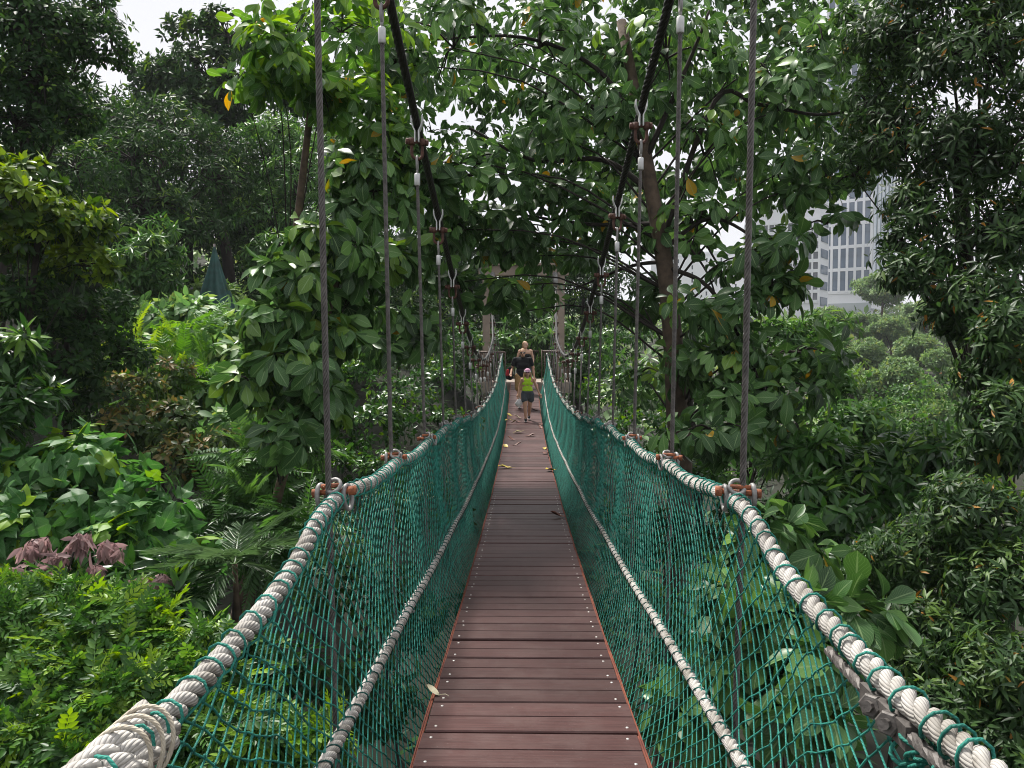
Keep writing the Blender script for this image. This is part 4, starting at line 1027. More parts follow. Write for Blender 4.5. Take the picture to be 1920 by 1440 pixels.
instance(mb, TM['small'], np.stack([X_, Y_, Z_], -1), Dv, np.tile([0.01, -.3, 1.0], (n, 1)), rg.uniform(.7, 1.6, n), np.clip(rg.normal(.45, .2, n), 0, .9), rg.random(n) ** 6, rg)
tag(mb.build('far_wood', M['l_far']), kind='stuff')

# ------------------------------------------------------------------ hazy trees on the far slope
protos = {}
def far_tree(px, py, d, rx, ry, label, pid):
    c = pix(px, py, d); k = d / FPX
    g = float(gz(c[0], c[1])); base = min(g, c[2] - ry * k)
    if pid not in protos:
        rr = random.Random(pid)
        cl = []
        C0 = np.array([0, 0, 0.0])
        for q in range(8):
            a = q * 2.4; cl.append((np.array([0.5 * math.cos(a), 0.5 * math.sin(a), 1.0 + 0.62 * rr.uniform(-.8, .8)]), np.array([.42, .42, .36]), 42))
        cl.append((np.array([0, 0, 1.45]), np.array([.5, .5, .4]), 46))
        protos[pid] = cl
    cl = protos[pid]
    S = np.array([rx * k, (rx + ry) * .5 * k, ry * k])
    clumps = [((q[0] - np.array([0, 0, 1.0])) * S * 0.95 + c, q[1] * S, q[2]) for q in cl]
    sz = 0.055 * S.mean() + 0.10
    plant('tree', label, 'tree', 'hazy trees on the far slope', (c[0], c[1] + S[1] * .2, base - 0.5), clumps, Spec('small', 'l_far', 6, (sz * .8, sz * 1.5), (40, 100), 0.25, 0.6, 0.10, petiole=0.05, sub=0.22, dens=6.0), 300 + int(px + py), 0.25, 'bark', twigs=False)
far_tree(1655, 545, 105, 66, 52, 'rounded blue green tree at the foot of the glass tower', 0)
for k, (px, py, d, rx, ry, lb) in enumerate((
    (1556, 602, 82, 46, 36, 'pale tree at the foot of the white office block'), (1612, 612, 84, 40, 30, 'bright topped tree just below the glass tower tree'), (1672, 622, 78, 52, 38, 'pale yellow green tree right of the bright topped one on the slope'),
    (1738, 600, 88, 52, 46, 'hazy tree beside the dark tree at the upper right of the slope'), (1790, 632, 74, 48, 42, 'hazy tree half hidden by the dark tree at the right end of the slope'), (1628, 668, 64, 54, 40, 'grey green tree with dry twigs on the slope'),
    (1722, 662, 66, 50, 46, 'shaded tree above the broad round one on the slope'), (1775, 690, 54, 48, 46, 'darker bluish tree right of the broad round one'), (1690, 722, 46, 88, 62, 'broad round pale tree in the middle of the far slope'),
    (1598, 722, 52, 52, 46, 'small tree left of the broad round pale one'), (1556, 662, 68, 44, 42, 'small tree at the left end of the slope'), (1640, 790, 36, 66, 44, 'leafy tree lowest on the far slope'), (1752, 786, 38, 72, 44, 'shadowed tree in the hollow below the broad round one'),
    (1570, 790, 38, 50, 44, 'leafy tree at the lower left of the far slope'), (1820, 740, 44, 52, 50, 'hazy tree low at the right end of the far slope'))):
    far_tree(px, py, d, rx, ry, lb, 1 + k % 3)

# ------------------------------------------------------------------ office buildings
def glass(name, col, rough=0.12, spec=0.6):
    return simple(name, col, rough, 0.0, 0.35, 0.35, spec=spec)
M['white_wall'] = simple('white_office_wall', (0.80, 0.81, 0.84), 0.7, 0, 0.08, 0.3)
M['grey_wall'] = simple('pale_grey_base_wall', (0.50, 0.54, 0.56), 0.7, 0, 0.15, 0.3)
M['pane_grey'] = glass('grey_window_pane', (0.10, 0.115, 0.14))
M['pane_blue'] = glass('blue_window_pane', (0.15, 0.20, 0.27))
M['curtain'] = glass('blue_curtain_glass', (0.22, 0.31, 0.40))
def building(name, label, px, d, W, Dp, top, rot, cols, rows, z0, fh, ww, wh, pane, curtain=False):
    """local x along the front, -y out of the front; origin at the front right corner"""
    c = pix(px, 655, d); g = float(gz(c[0], c[1]))
    root = tag(empty(name, (c[0], c[1], g - 1), rot), label, 'building')
    H = top - g + 1
    mb = MB(); mb.box((-W / 2, Dp / 2, H / 2), (W, Dp, H)); 
    zb = z0 - g + 1
    cw = W / cols
    for i in range(cols + 1):
        mb.box((-W + i * cw, -0.12, zb + rows * fh / 2), (cw - ww, 0.24, rows * fh))
    for r in range(rows + 1):
        mb.box((-W / 2, -0.09, zb + r * fh), (W + cw - ww - .01, 0.18, fh - wh))
    mb.box((-W / 2, Dp / 2, H + 0.3), (W + .5, Dp + .5, 0.6))
    mb.build('wall', M['white_wall'], root, smooth=False)
    pm_ = MB(); pm_.box((0, 0, 0), (ww, 0.06, wh)); pm_.box((0, -0.05, wh * .12), (ww, 0.05, 0.07)); me = pm_.mesh('window', pane, smooth=False)
    for r in range(rows):
        for i in range(cols):
            link('window', me, root, (-W + (i + .5) * cw, -0.02, zb + (r + .5) * fh))
    if curtain:
        mb = MB(); mb.box((0.06, Dp / 2, H / 2 + 3), (0.12, Dp - .4, H - 8)); mb.build('curtain_wall', M['curtain'], root, smooth=False)
        mb = MB()
        for k in range(7): mb.box((0.15, 0.3 + k * (Dp - .6) / 6, H / 2 + 3), (0.16, 0.22, H - 8))
        for k in range(int(H / 6)): mb.box((0.14, Dp / 2, 3 + k * 6.0), (0.08, Dp - .4, 0.25))
        mb.build('mullion', M['grey_wall'], root, smooth=False)
        mb = MB(); mb.box((-W / 2, -0.2, zb / 2 - 1.0), (W + .3, 0.5, zb - 2)); mb.build('base_wall', M['grey_wall'], root, smooth=False)
    else:
        mb = MB()
        for k in range(int(H / 3)):
            mb.box((0.05, Dp / 2, 2 + k * 2.75), (0.1, Dp * .7, 1.5))
        mb.build('side_glazing', M['pane_blue'], root, smooth=False)
    return root
building('office_block', 'white office block with a grid of small square windows left of the glass tower', 1533, 133, 13.0, 6, 25, R(-36), 12, 8, 8.2, 1.75, 0.80, 1.2, M['pane_grey'])
building('glass_tower', 'tall pale office tower with long vertical windows and a blue glass side', 1630, 138, 8.0, 20, 71, R(-36), 6, 16, 10.3, 4.07, 0.92, 3.5, M['pane_blue'], True)
building('low_building', 'plain white building with narrow dark window slits behind the brown tree trunk', 1392, 150, 16.6, 8, 18.5, R(-20), 6, 7, 9, 1.3, 0.32, 0.8, M['pane_grey'])

# ------------------------------------------------------------------ far tower, platform and railings
ZP = -1.12
root = tag(empty('bridge_tower', (0.05, 26.8, float(gz(0.05, 26.8)))), 'tan portal tower with two columns and a crossbeam at the far bridge end', 'tower')
TO = np.array(root.location)
for x in (-1.28, 1.30):
    mb = MB(); g = float(gz(x, 26.8)); mb.box((x, 26.8, (2.55 + g) / 2), (0.25, 0.25, 2.55 - g)); mb.box((x, 26.8, -0.9), (0.30, 0.30, 0.16)); mb.build('column', M['tan_paint'], root, smooth=False, origin=TO)
mb = MB(); mb.box((0.01, 26.8, 2.72), (3.1, 0.30, 0.34)); mb.box((0.01, 26.8, 2.93), (3.3, 0.5, 0.08)); mb.build('crossbeam', M['tan_paint'], root, smooth=False, origin=TO)
for x in (-1.07, 1.10):
    mb = MB(); mb.cyl((x, 26.45, 2.2), (x, 26.68, 2.62), 0.09, 10); mb.box((x, 26.7, 2.5), (.18, .16, .2)); mb.build('cable_saddle', M['galv'], root, origin=TO)
root = tag(empty('platform', (0.05, 28.4, float(gz(0.05, 28.4)))), 'concrete landing platform at the far end of the bridge', 'platform')
TO = np.array(root.location)
mb = MB(); mb.box((0.05, 28.5, ZP - 0.06), (3.2, 4.6, 0.12)); mb.build('slab', M['concrete'], root, smooth=False, origin=TO)
mb = MB(); mb.box((0.05, 26.3, ZP - 0.24), (3.2, 0.2, 0.24)); mb.build('beam', M['concrete'], root, smooth=False, origin=TO)
for x in (-1.35, 1.45):
    g = float(gz(x, 28)); mb = MB(); mb.box((x, 28.6, (ZP - .12 + g) / 2), (0.22, 0.22, ZP - .12 - g)); mb.build('pier', M['concrete'], root, smooth=False, origin=TO)
def railing(label, p0, p1, h, nb):
    p0 = np.array(p0); p1 = np.array(p1)
    r = tag(empty('railing', tuple(p0)), label, 'railing', 'brown railings round the far platform')
    for z in (0.08, h):
        mb = MB(); mb.tube(np.array([p0 + (0, 0, z), p1 + (0, 0, z)]), 0.03, 6); mb.build('rail', M['brown_paint'], r, origin=p0)
    for k in range(nb):
        q = p0 + (p1 - p0) * (k / (nb - 1)); mb = MB(); mb.tube(np.array([q + (0, 0, 0), q + (0, 0, h + (0.0 if k % 5 else 0.06))]), 0.021, 6); mb.build('baluster', M['brown_paint'], r, origin=p0)
railing('brown bar railing left of the far bridge end', (-1.5, 26.45, ZP), (-0.62, 26.45, ZP), 1.02, 10)
railing('tall brown bar railing right of the far bridge end', (0.64, 26.5, ZP), (1.55, 26.5, ZP), 1.05, 10)
railing('brown railing along the back of the far platform', (-1.5, 30.6, ZP), (1.6, 30.6, ZP), 1.05, 20)
railing('brown railing on the left side of the far platform', (-1.5, 26.6, ZP), (-1.5, 30.5, ZP), 1.02, 20)
railing('brown railing on the right side of the far platform', (1.6, 26.7, ZP), (1.6, 30.5, ZP), 1.02, 20)

# ------------------------------------------------------------------ pleated net cone and hut on the left slope
c = pix(402, 462, 18.6)
M['net_green'] = simple('dark_green_net_fabric', (0.022, 0.085, 0.075), 0.75, 0, 0.4, 6, 0.4, 40)
g = float(gz(c[0], c[1]))
root = tag(empty('net_tent', (c[0], c[1], g)), 'dark green cone of pleated netting standing above the shrubs', 'tent'); TO = np.array(root.location)
mb = MB(); rows, seg = 14, 72; V = []
for i in range(rows + 1):
    t = i / rows; r0 = 0.025 + 0.60 * t ** 1.15
    for j in range(seg):
        a = 2 * math.pi * j / seg; r_ = r0 * (1 + 0.13 * t ** .5 * math.sin(11 * a + math.sin(t * 5)) + 0.05 * math.sin(5 * a))
        V.append([c[0] + r_ * math.cos(a), c[1] + r_ * math.sin(a), c[2] - 2.0 * t])
i = np.arange(rows)[:, None]; j = np.arange(seg)[None, :]
mb.add(np.array(V), np.stack([i * seg + j, (i + 1) * seg + j, (i + 1) * seg + (j + 1) % seg, i * seg + (j + 1) % seg], -1).reshape(-1, 4)); mb.build('cover', M['net_green'], root, origin=TO)
mb = MB(); mb.cyl((c[0], c[1], g - .2), (c[0], c[1], c[2] + 0.06), 0.03, 8); mb.build('pole', M['steel_dark'], root, origin=TO)
c = pix(345, 548, 20.0)
g = float(gz(c[0], c[1] + .6)); M['tin'] = simple('grey_tin_roof', (0.16, 0.165, 0.17), 0.55, 0.3, 0.3, 4)
root = tag(empty('hut', (c[0], c[1] + .6, g)), 'small hut with a grey tin roof half hidden in the shrubs', 'hut'); TO = np.array(root.location)
mb = MB(); mb.box((c[0] - .1, c[1] + .7, (g + c[2] - .25) / 2), (1.1, 1.2, c[2] - .25 - g)); mb.build('wall', M['brown_paint'], root, smooth=False, origin=TO)
mb = MB(); rt = Matrix.Rotation(R(-24), 3, 'Y')
mb.box((c[0] - .1, c[1] + .6, c[2] - .1), (1.5, 1.7, 0.04), rt)
for k in range(9): mb.box(np.array((c[0] - .1, c[1] - .2 + k * .2, c[2] - .075)), (1.5, 0.03, 0.03), rt)
mb.build('roof', M['tin'], root, smooth=False, origin=TO)

# ------------------------------------------------------------------ fallen leaves on the planks
fl = [leaf_tmpl(1, 0.5, 6, 0.35, -0.18, 'oval'), leaf_tmpl(1, 0.42, 6, 0.55, -0.35, 'oval'), leaf_tmpl(1, 0.6, 6, 0.15, 0.12, 'obovate')]
M['leaf_yellow'] = simple('fallen_yellow_leaf', (0.52, 0.36, 0.03), 0.5, 0, 0.35, 30, col2=(0.34, 0.30, 0.04))
M['leaf_brown'] = simple('fallen_brown_leaf', (0.17, 0.055, 0.03), 0.6, 0, 0.5, 30)
M['leaf_pale'] = simple('fallen_pale_leaf', (0.55, 0.50, 0.34), 0.6, 0, 0.3, 30)
M['leaf_olive'] = simple('fallen_olive_leaf', (0.26, 0.22, 0.05), 0.6, 0, 0.4, 30)
rg = np.random.default_rng(77)
def on_deck(px, py):
    ysx = np.linspace(1.2, 27, 3000); pz = deck_z(ysx)
    v = CAM_R @ np.array([(px - 960) / FPX, (720 - py) / FPX, -1.0])
    zz = v[2] / v[1] * ysx; k = np.argmax(zz < pz) if (zz < pz).any() else -1
    k = np.argmin(np.abs(zz - pz))
    return np.array([v[0] / v[1] * ysx[k], ysx[k], pz[k]])
for px, py, kind, s, ang, lab in (
    (955, 779, 'yellow', .20, 0.8, 'upright curled yellow leaf by the left net beside the girl'), (953, 789, 'yellow', .19, 2.0, 'yellow fallen leaf just below the curled one by the left net'), (971, 784, 'pale', .20, 1.5, 'pale cream fallen leaf left of the feet of the girl'),
    (963, 793, 'olive', .17, 4.2, 'small olive fallen leaf in front of the yellow ones'), (972, 792, 'brown', .17, 1.2, 'dark brown curled leaf between the pale leaf and the girl'), (1001, 770, 'brown', .26, 1.7, 'reddish brown fallen leaf behind the girl at right'),
    (1012, 797, 'brown', .22, 3.6, 'brown fallen leaf near the right net past the girl'), (1013, 803, 'brown', .18, 0.4, 'small brown leaf nearest the right net edge'), (973, 812, 'olive', .27, 1.55, 'olive yellow fallen leaf lying across the boards in front of the girl'),
    (995, 818, 'brown', .24, 4.8, 'thin brown leaf in front of the walkers at right of centre'), (958, 825, 'brown', .20, 1.0, 'brown leaf left of centre in front of the walkers'), (970, 836, 'brown', .20, 5.0, 'brown withered leaf in the middle of the deck'),
    (948, 838, 'yellow', .19, 0.3, 'yellow leaf by the left net halfway along the deck'), (1022, 842, 'yellow', .17, 3.0, 'orange yellow leaf by the right net halfway along the deck'), (947, 878, 'yellow', .24, 1.6, 'large yellow fallen leaf nearest at the left net'),
    (1032, 883, 'yellow', .24, 2.4, 'large crumpled yellow fallen leaf nearest at the right net'), (1022, 852, 'brown', .18, 5.6, 'faint brown leaf between the two right hand yellow ones'), (1046, 970, 'brown', .17, 1.6, 'rust brown curled leaf at the right edge of the near boards'),
    (812, 1303, 'pale', .075, 1.0, 'tan dry leaf scrap stuck at the left edge of the near boards')):
    p = on_deck(px, py); sl = math.atan2(float(deck_z(p[1] + .2) - deck_z(p[1] - .2)), .4)
    V, F, U = fl[int(rg.integers(0, 3))]
    mb = MB(); W = (V - np.array([0, .5, V[:, 2].min()])) * s; W[:, 2] *= 1.2
    W[:, 2] += 0.012 * np.sin(W[:, 1] * 40) * (W[:, 0] != 0); W[:, 2] -= W[:, 2].min()
    mb.add(W, F, U)
    mb.tube(np.array([[0, -.5 * s, .004], [0.01, -.5 * s - .03, .008], [0.004, -.5 * s - .055, .006]]), 0.0018, 4)
    o = mb.build('fallen_leaf', M['leaf_' + kind])
    o.location = (p[0], p[1], p[2] + 0.003); o.rotation_euler = (sl, 0, ang)
    tag(o, lab, 'leaf', 'fallen leaves on the planks')

# ------------------------------------------------------------------ humid air
m = bpy.data.materials.new('humid_air'); m.use_nodes = True; t = m.node_tree; t.nodes.clear()
pv = t.nodes.new('ShaderNodeVolumePrincipled'); pv.inputs['Color'].default_value = (0.92, 0.95, 1.0, 1); pv.inputs['Density'].default_value = 0.00045; pv.inputs['Anisotropy'].default_value = 0.0
mo = t.nodes.new('ShaderNodeOutputMaterial'); t.links.new(pv.outputs['Volume'], mo.inputs['Volume'])
mb = MB(); mb.box((0, 380, 29), (1420, 1080, 88)); tag(mb.build('haze', m, smooth=False), kind='stuff')

# ------------------------------------------------------------------ people
def skin(name, col, rough=0.55):
    m, t, p = new_mat(name); p.inputs['Base Color'].default_value = (*col, 1); p.inputs['Roughness'].default_value = rough
    p.inputs['Subsurface Weight'].default_value = 0.0
    return m
M['skin'] = skin('sun_tanned_skin', (0.46, 0.25, 0.165))
M['skin2'] = skin('fair_skin', (0.55, 0.33, 0.23))
def cloth(name, col, n=0.15): return simple(name, col, 0.85, 0, n, 30, 0.3, 80, spec=0.2)
M['lime'] = cloth('lime_top', (0.42, 0.68, 0.03)); M['denim'] = cloth('grey_denim', (0.075, 0.085, 0.10), 0.3); M['pink'] = cloth('pink_cap', (0.55, 0.30, 0.42))
M['cap_white'] = cloth('white_cap_band', (0.75, 0.72, 0.74)); M['cap_dark'] = cloth('plum_cap_peak', (0.12, 0.04, 0.09)); M['hair_b'] = simple('blond_hair', (0.42, 0.27, 0.13), 0.5, 0, 0.4, 60, 0.6, 120)
M['hair_br'] = simple('light_brown_hair', (0.24, 0.14, 0.07), 0.5, 0, 0.4, 60, 0.6, 120); M['black'] = cloth('black_tee', (0.012, 0.013, 0.015), 0.3); M['khaki'] = cloth('khaki_shorts', (0.40, 0.24, 0.105), 0.35)
M['shoe'] = cloth('black_shoe', (0.015, 0.015, 0.018)); M['sole'] = cloth('white_sole', (0.7, 0.7, 0.7)); M['eye'] = simple('dark_eye', (0.02, 0.015, 0.012), 0.2); M['lip'] = simple('lip', (0.36, 0.14, 0.11), 0.5)
M['plastic'] = simple('white_plastic_bag', (0.72, 0.70, 0.72), 0.35, 0, 0.2, 14, 0.7, 30); M['red'] = cloth('red_bag', (0.42, 0.03, 0.04)); M['shades'] = simple('dark_sunglasses', (0.01, 0.01, 0.012), 0.1)

def capsules(mb, segs):
    """overlapping tapered limbs, melted into one surface afterwards"""
    for a, b_, ra, rb in segs:
        a = np.array(a, dtype=float); b_ = np.array(b_, dtype=float)
        n = max(2, int(np.linalg.norm(b_ - a) / 0.02))
        P = np.linspace(a, b_, n); r_ = np.linspace(ra, rb, n)
        if np.linalg.norm(b_ - a) > 1e-4: mb.tube(P, r_, 12)
        mb.ball(a, ra, 12, 9); mb.ball(b_, rb, 12, 9)

def melt(name, mb, voxel, mat, parent, smooth_it=4):
    me = mb.mesh(name + '_raw', mat)
    o = bpy.data.objects.new(name + '_raw', me); sc.collection.objects.link(o)
    m = o.modifiers.new('remesh', 'REMESH'); m.mode = 'VOXEL'; m.voxel_size = voxel
    s = o.modifiers.new('smooth', 'SMOOTH'); s.iterations = smooth_it; s.factor = 0.5
    dg = bpy.context.evaluated_depsgraph_get()
    m2 = bpy.data.meshes.new_from_object(o.evaluated_get(dg)); m2.name = name
    bpy.data.objects.remove(o); bpy.data.meshes.remove(me)
    m2.materials.clear(); m2.materials.append(mat)
    m2.polygons.foreach_set('use_smooth', np.ones(len(m2.polygons), dtype=bool))
    return link(name, m2, parent)

def hand(segs, w, d, side, H):
    """palm, four curled fingers of different lengths and a thumb"""
    d = norm(np.array(d)); up = np.array([0, -1.0, 0]); sx = norm(np.cross(d, up))
    palm = w + d * 0.045 * H
    segs.append((w, palm, 0.017 * H, 0.021 * H))
    for k, (off, L) in enumerate(((-1.5, .036), (-.5, .043), (.5, .041), (1.5, .032))):
        b0 = palm + sx * off * 0.0115 * H + d * 0.010 * H
        b1 = b0 + d * L * .6 * H + up * 0.008 * H; b2 = b1 + d * L * .5 * H + up * 0.018 * H
        segs.append((b0, b1, .0062 * H, .0056 * H)); segs.append((b1, b2, .0056 * H, .0045 * H))
    t0 = w + d * 0.018 * H; t1 = t0 - sx * side * 0.026 * H + d * 0.016 * H + up * 0.010 * H; t2 = t1 + d * 0.024 * H + up * .006 * H
    segs.append((t0, t1, .008 * H, .007 * H)); segs.append((t1, t2, .007 * H, .0052 * H))
    return palm

def person(label, pos, H, yaw, J, skin_m, build=1.0, turn=0.0):
    """J: joints for H = 1, x to the right of the picture, -y towards the camera"""
    root = tag(empty('person', pos, yaw), label, 'person')
    A = {k: np.array(v, dtype=float) * H for k, v in J.items()}
    segs = []
    b_ = build * H
    for s in 'LR':
        segs += [(A['hip' + s], A['kn' + s], .060 * b_, .040 * b_), (A['kn' + s], (A['kn' + s] * .65 + A['an' + s] * .35), .038 * b_, .037 * b_), (A['kn' + s] * .65 + A['an' + s] * .35, A['an' + s], .037 * b_, .021 * b_),
                 (A['an' + s] + (0, .01 * H, -.012 * H), A['an' + s] + (0, -.085 * H, -.024 * H), .022 * H, .015 * H),
                 (A['sh' + s], A['el' + s], .031 * b_, .024 * b_), (A['el' + s], A['wr' + s], .024 * b_, .0155 * b_)]
        hand(segs, A['wr' + s], A['wr' + s] - A['el' + s], -1 if s == 'L' else 1, H)
    hc = (A['hipL'] + A['hipR']) / 2; ch = (A['shL'] + A['shR']) / 2
    for f, r_, wd in ((0.0, .062, .045), (.3, .056, .034), (.62, .062, .048), (.88, .055, .062)):
        p = hc + (ch - hc) * f
        segs.append((p + (-wd * b_, 0, 0), p + (wd * b_, 0, 0), r_ * b_, r_ * b_))
    segs.append((A['shL'], A['shR'], .034 * b_, .034 * b_))
    hd = A['head']
    segs.append((ch + (0, .004, 0), hd + (0, .012 * H, -.045 * H), .030 * H, .027 * H))
    mb = MB(); capsules(mb, segs)
    mb.ball(hd + np.array([0, 0.006 * H, .012 * H]), np.array([.050, .060, .062]) * H, 18, 14); mb.ball(hd + np.array([0, -.012 * H, -.032 * H]), np.array([.038, .044, .040]) * H, 14, 10)
    fx, fy = math.sin(turn), -math.cos(turn)
    f = np.array([fx, fy, 0]); sx = np.array([-fy, fx, 0])
    capsules(mb, [(hd + f * .052 * H + (0, 0, .004 * H), hd + f * .068 * H + (0, 0, -.016 * H), .006 * H, .010 * H)])
    for s in (-1, 1): mb.ball(hd + sx * s * .053 * H + (0, .006 * H, -.006 * H), np.array([.009, .014, .020]) * H, 8, 6)
    body = melt('body', mb, 0.0072 * H, skin_m, root, 5)
    for s in (-1, 1):
        e = MB(); e.ball(hd + f * .053 * H + sx * s * .021 * H + (0, 0, .004 * H), np.array([.0095, .006, .006]) * H, 8, 6); e.build('eye', M['eye'], root)
    e = MB(); e.ball(hd + f * .054 * H + (0, 0, -.037 * H), np.array([.017, .007, .006]) * H, 8, 6); e.build('mouth', M['lip'], root)
    return root, A, segs

def garment(name, mat, segs, root, H, vox=0.009): 
    mb = MB(); capsules(mb, segs); return melt(name, mb, vox * H, mat, root, 3)

def shoes(root, A, H, mat, sole):
    for s in 'LR':
        a = A['an' + s]; mb = MB(); capsules(mb, [(a + (0, .012 * H, .002 * H), a + (0, .016 * H, -.014 * H), .027 * H, .028 * H), (a + (0, .012 * H, -.014 * H), a + (0, -.09 * H, -.022 * H), .027 * H, .021 * H)])
        sh_ = melt('shoe', mb, .006 * H, mat, root, 2)
        mb = MB(); mb.tube(np.array([a + (0, .04 * H, -.043 * H), a + (0, .02 * H, -.043 * H), a + (0, -.06 * H, -.043 * H), a + (0, -.115 * H, -.04 * H)]), np.array([.018, .026, .027, .014]) * H, 10)
        mb.V[-1][:, 2] = a[2] - .040 * H + (mb.V[-1][:, 2] - (a[2] - .043 * H)) * .22
        mb.build('sole', sole, sh_)

# --- girl
p = on_deck(989, 790); H = 1.37
J = dict(head=(0.0, -.01, .925), shL=(-.105, 0, .80), shR=(.105, 0, .80), elL=(-.150, .02, .655), elR=(.165, .03, .665), wrL=(-.175, -.02, .525), wrR=(.225, .0, .535), hipL=(-.05, 0, .52), hipR=(.05, 0, .52),
         knL=(-.045, -.055, .285), knR=(.045, .035, .29), anL=(-.035, -.09, .052), anR=(.030, .16, .085))
root, A, sg = person('girl in a lime tank top, grey shorts and pink cap walking towards the viewer', tuple(p), H, 0, J, M['skin'], 0.92)
hc = (A['hipL'] + A['hipR']) / 2; ch = (A['shL'] + A['shR']) / 2; U = np.array([0, 0, 1.0])
garment('top', M['lime'], [(hc + (-.030 * H, 0, .05 * H), ch + (-.030 * H, 0, -.05 * H), .058 * H, .058 * H), (hc + (.030 * H, 0, .05 * H), ch + (.030 * H, 0, -.05 * H), .058 * H, .058 * H), (hc + (-.038 * H, 0, .07 * H), hc + (.038 * H, 0, .07 * H), .066 * H, .066 * H), (hc + (-.034 * H, 0, .12 * H), hc + (.034 * H, 0, .12 * H), .060 * H, .060 * H), (ch + (-.045 * H, 0, -.08 * H), ch + (.045 * H, 0, -.08 * H), .061 * H, .061 * H), (ch + (-.04 * H, 0, -.03 * H), ch + (.04 * H, 0, -.03 * H), .054 * H, .054 * H),
                          (ch + (-.050 * H, -.03 * H, -.02 * H), ch + (-.052 * H, 0, .034 * H), .024 * H, .020 * H), (ch + (.050 * H, -.03 * H, -.02 * H), ch + (.052 * H, 0, .034 * H), .024 * H, .020 * H)], root, H)
garment('shorts', M['denim'], [(hc + (-.042 * H, 0, .035 * H), hc + (.042 * H, 0, .035 * H), .069 * H, .069 * H), (A['hipL'] + (-.012 * H, 0, 0), A['hipL'] * .55 + A['knL'] * .45 + (-.012 * H, 0, 0), .066 * H, .062 * H), (A['hipR'] + (.012 * H, 0, 0), A['hipR'] * .55 + A['knR'] * .45 + (.018 * H, 0, 0), .066 * H, .064 * H), (hc, hc + (0, 0, -.06 * H), .062 * H, .055 * H)], root, H)
hd = A['head']
mb = MB(); mb.ball(hd + np.array([0, .016 * H, .012 * H]), np.array([.058, .060, .066]) * H, 14, 10)
capsules(mb, [(hd + (sx_ * .05 * H, .02 * H, 0), hd + (sx_ * .075 * H, .01 * H, -.13 * H), .024 * H, .026 * H) for sx_ in (-1, 1)] + [(hd + (0, .05 * H, 0), hd + (0, .06 * H, -.14 * H), .04 * H, .04 * H)])
hb = melt('hair', mb, .008 * H, M['hair_b'], root, 2)
mb = MB(); mb.ball(hd + np.array([0, .010 * H, .035 * H]), np.array([.062, .068, .052]) * H, 16, 10); cp = melt('cap', mb, .007 * H, M['pink'], root, 2)
mb = MB(); t = np.linspace(0, 2 * math.pi, 26, endpoint=False); mb.tube(hd + np.stack([.062 * np.cos(t), .010 + .067 * np.sin(t), .028 + 0 * t], -1) * H, .0085 * H, 6, closed=True); mb.build('band', M['cap_white'], cp)
mb = MB(); capsules(mb, [(hd + (-.03 * H, -.06 * H, .024 * H), hd + (.03 * H, -.06 * H, .024 * H), .010 * H, .010 * H), (hd + (-.03 * H, -.085 * H, .015 * H), hd + (.03 * H, -.085 * H, .015 * H), .008 * H, .008 * H), (hd + (0, -.05 * H, .025 * H), hd + (0, -.10 * H, .012 * H), .012 * H, .008 * H)]); pk = melt('peak', mb, .006 * H, M['cap_dark'], cp, 1)
shoes(root, A, H, M['shoe'], M['sole'])
# carrier bag in her hand
w = A['wrL'] + np.array(p)
root = tag(empty('carrier_bag', (w[0], w[1], w[2] - .33)), 'crumpled white plastic carrier bag held by the girl', 'bag'); BO2 = np.array(root.location)
mb = MB(); rg = np.random.default_rng(8)
rows, seg = 12, 26; V = []
for i in range(rows + 1):
    t_ = i / rows; r0 = 0.018 + 0.085 * math.sin(math.pi * min(1, t_ * 1.05)) ** .7 * (0.55 + .55 * t_)
    for j in range(seg):
        a = 2 * math.pi * j / seg; r_ = r0 * (1 + .12 * math.sin(5 * a + 7 * t_) + .08 * math.sin(9 * a - 5 * t_))
        V.append([w[0] + .02 + r_ * 1.05 * math.cos(a), w[1] + r_ * .6 * math.sin(a), w[2] - .13 - .22 * t_])
i = np.arange(rows)[:, None]; j = np.arange(seg)[None, :]
mb.add(np.array(V), [np.stack([i * seg + j, (i + 1) * seg + j, (i + 1) * seg + (j + 1) % seg, i * seg + (j + 1) % seg], -1).reshape(-1, 4), (np.arange(seg) + rows * seg)[None, :]])
mb.build('sack', M['plastic'], root, origin=BO2)
mb = MB(); 
for s in (-1, 1): mb.tube(bez([w + (.02 + s * .02, 0, -.14), w + (s * .014, -.01, -.09), w + (0, -.015, -.055)], 8), .008, 6)
mb.build('handle', M['plastic'], root, origin=BO2)

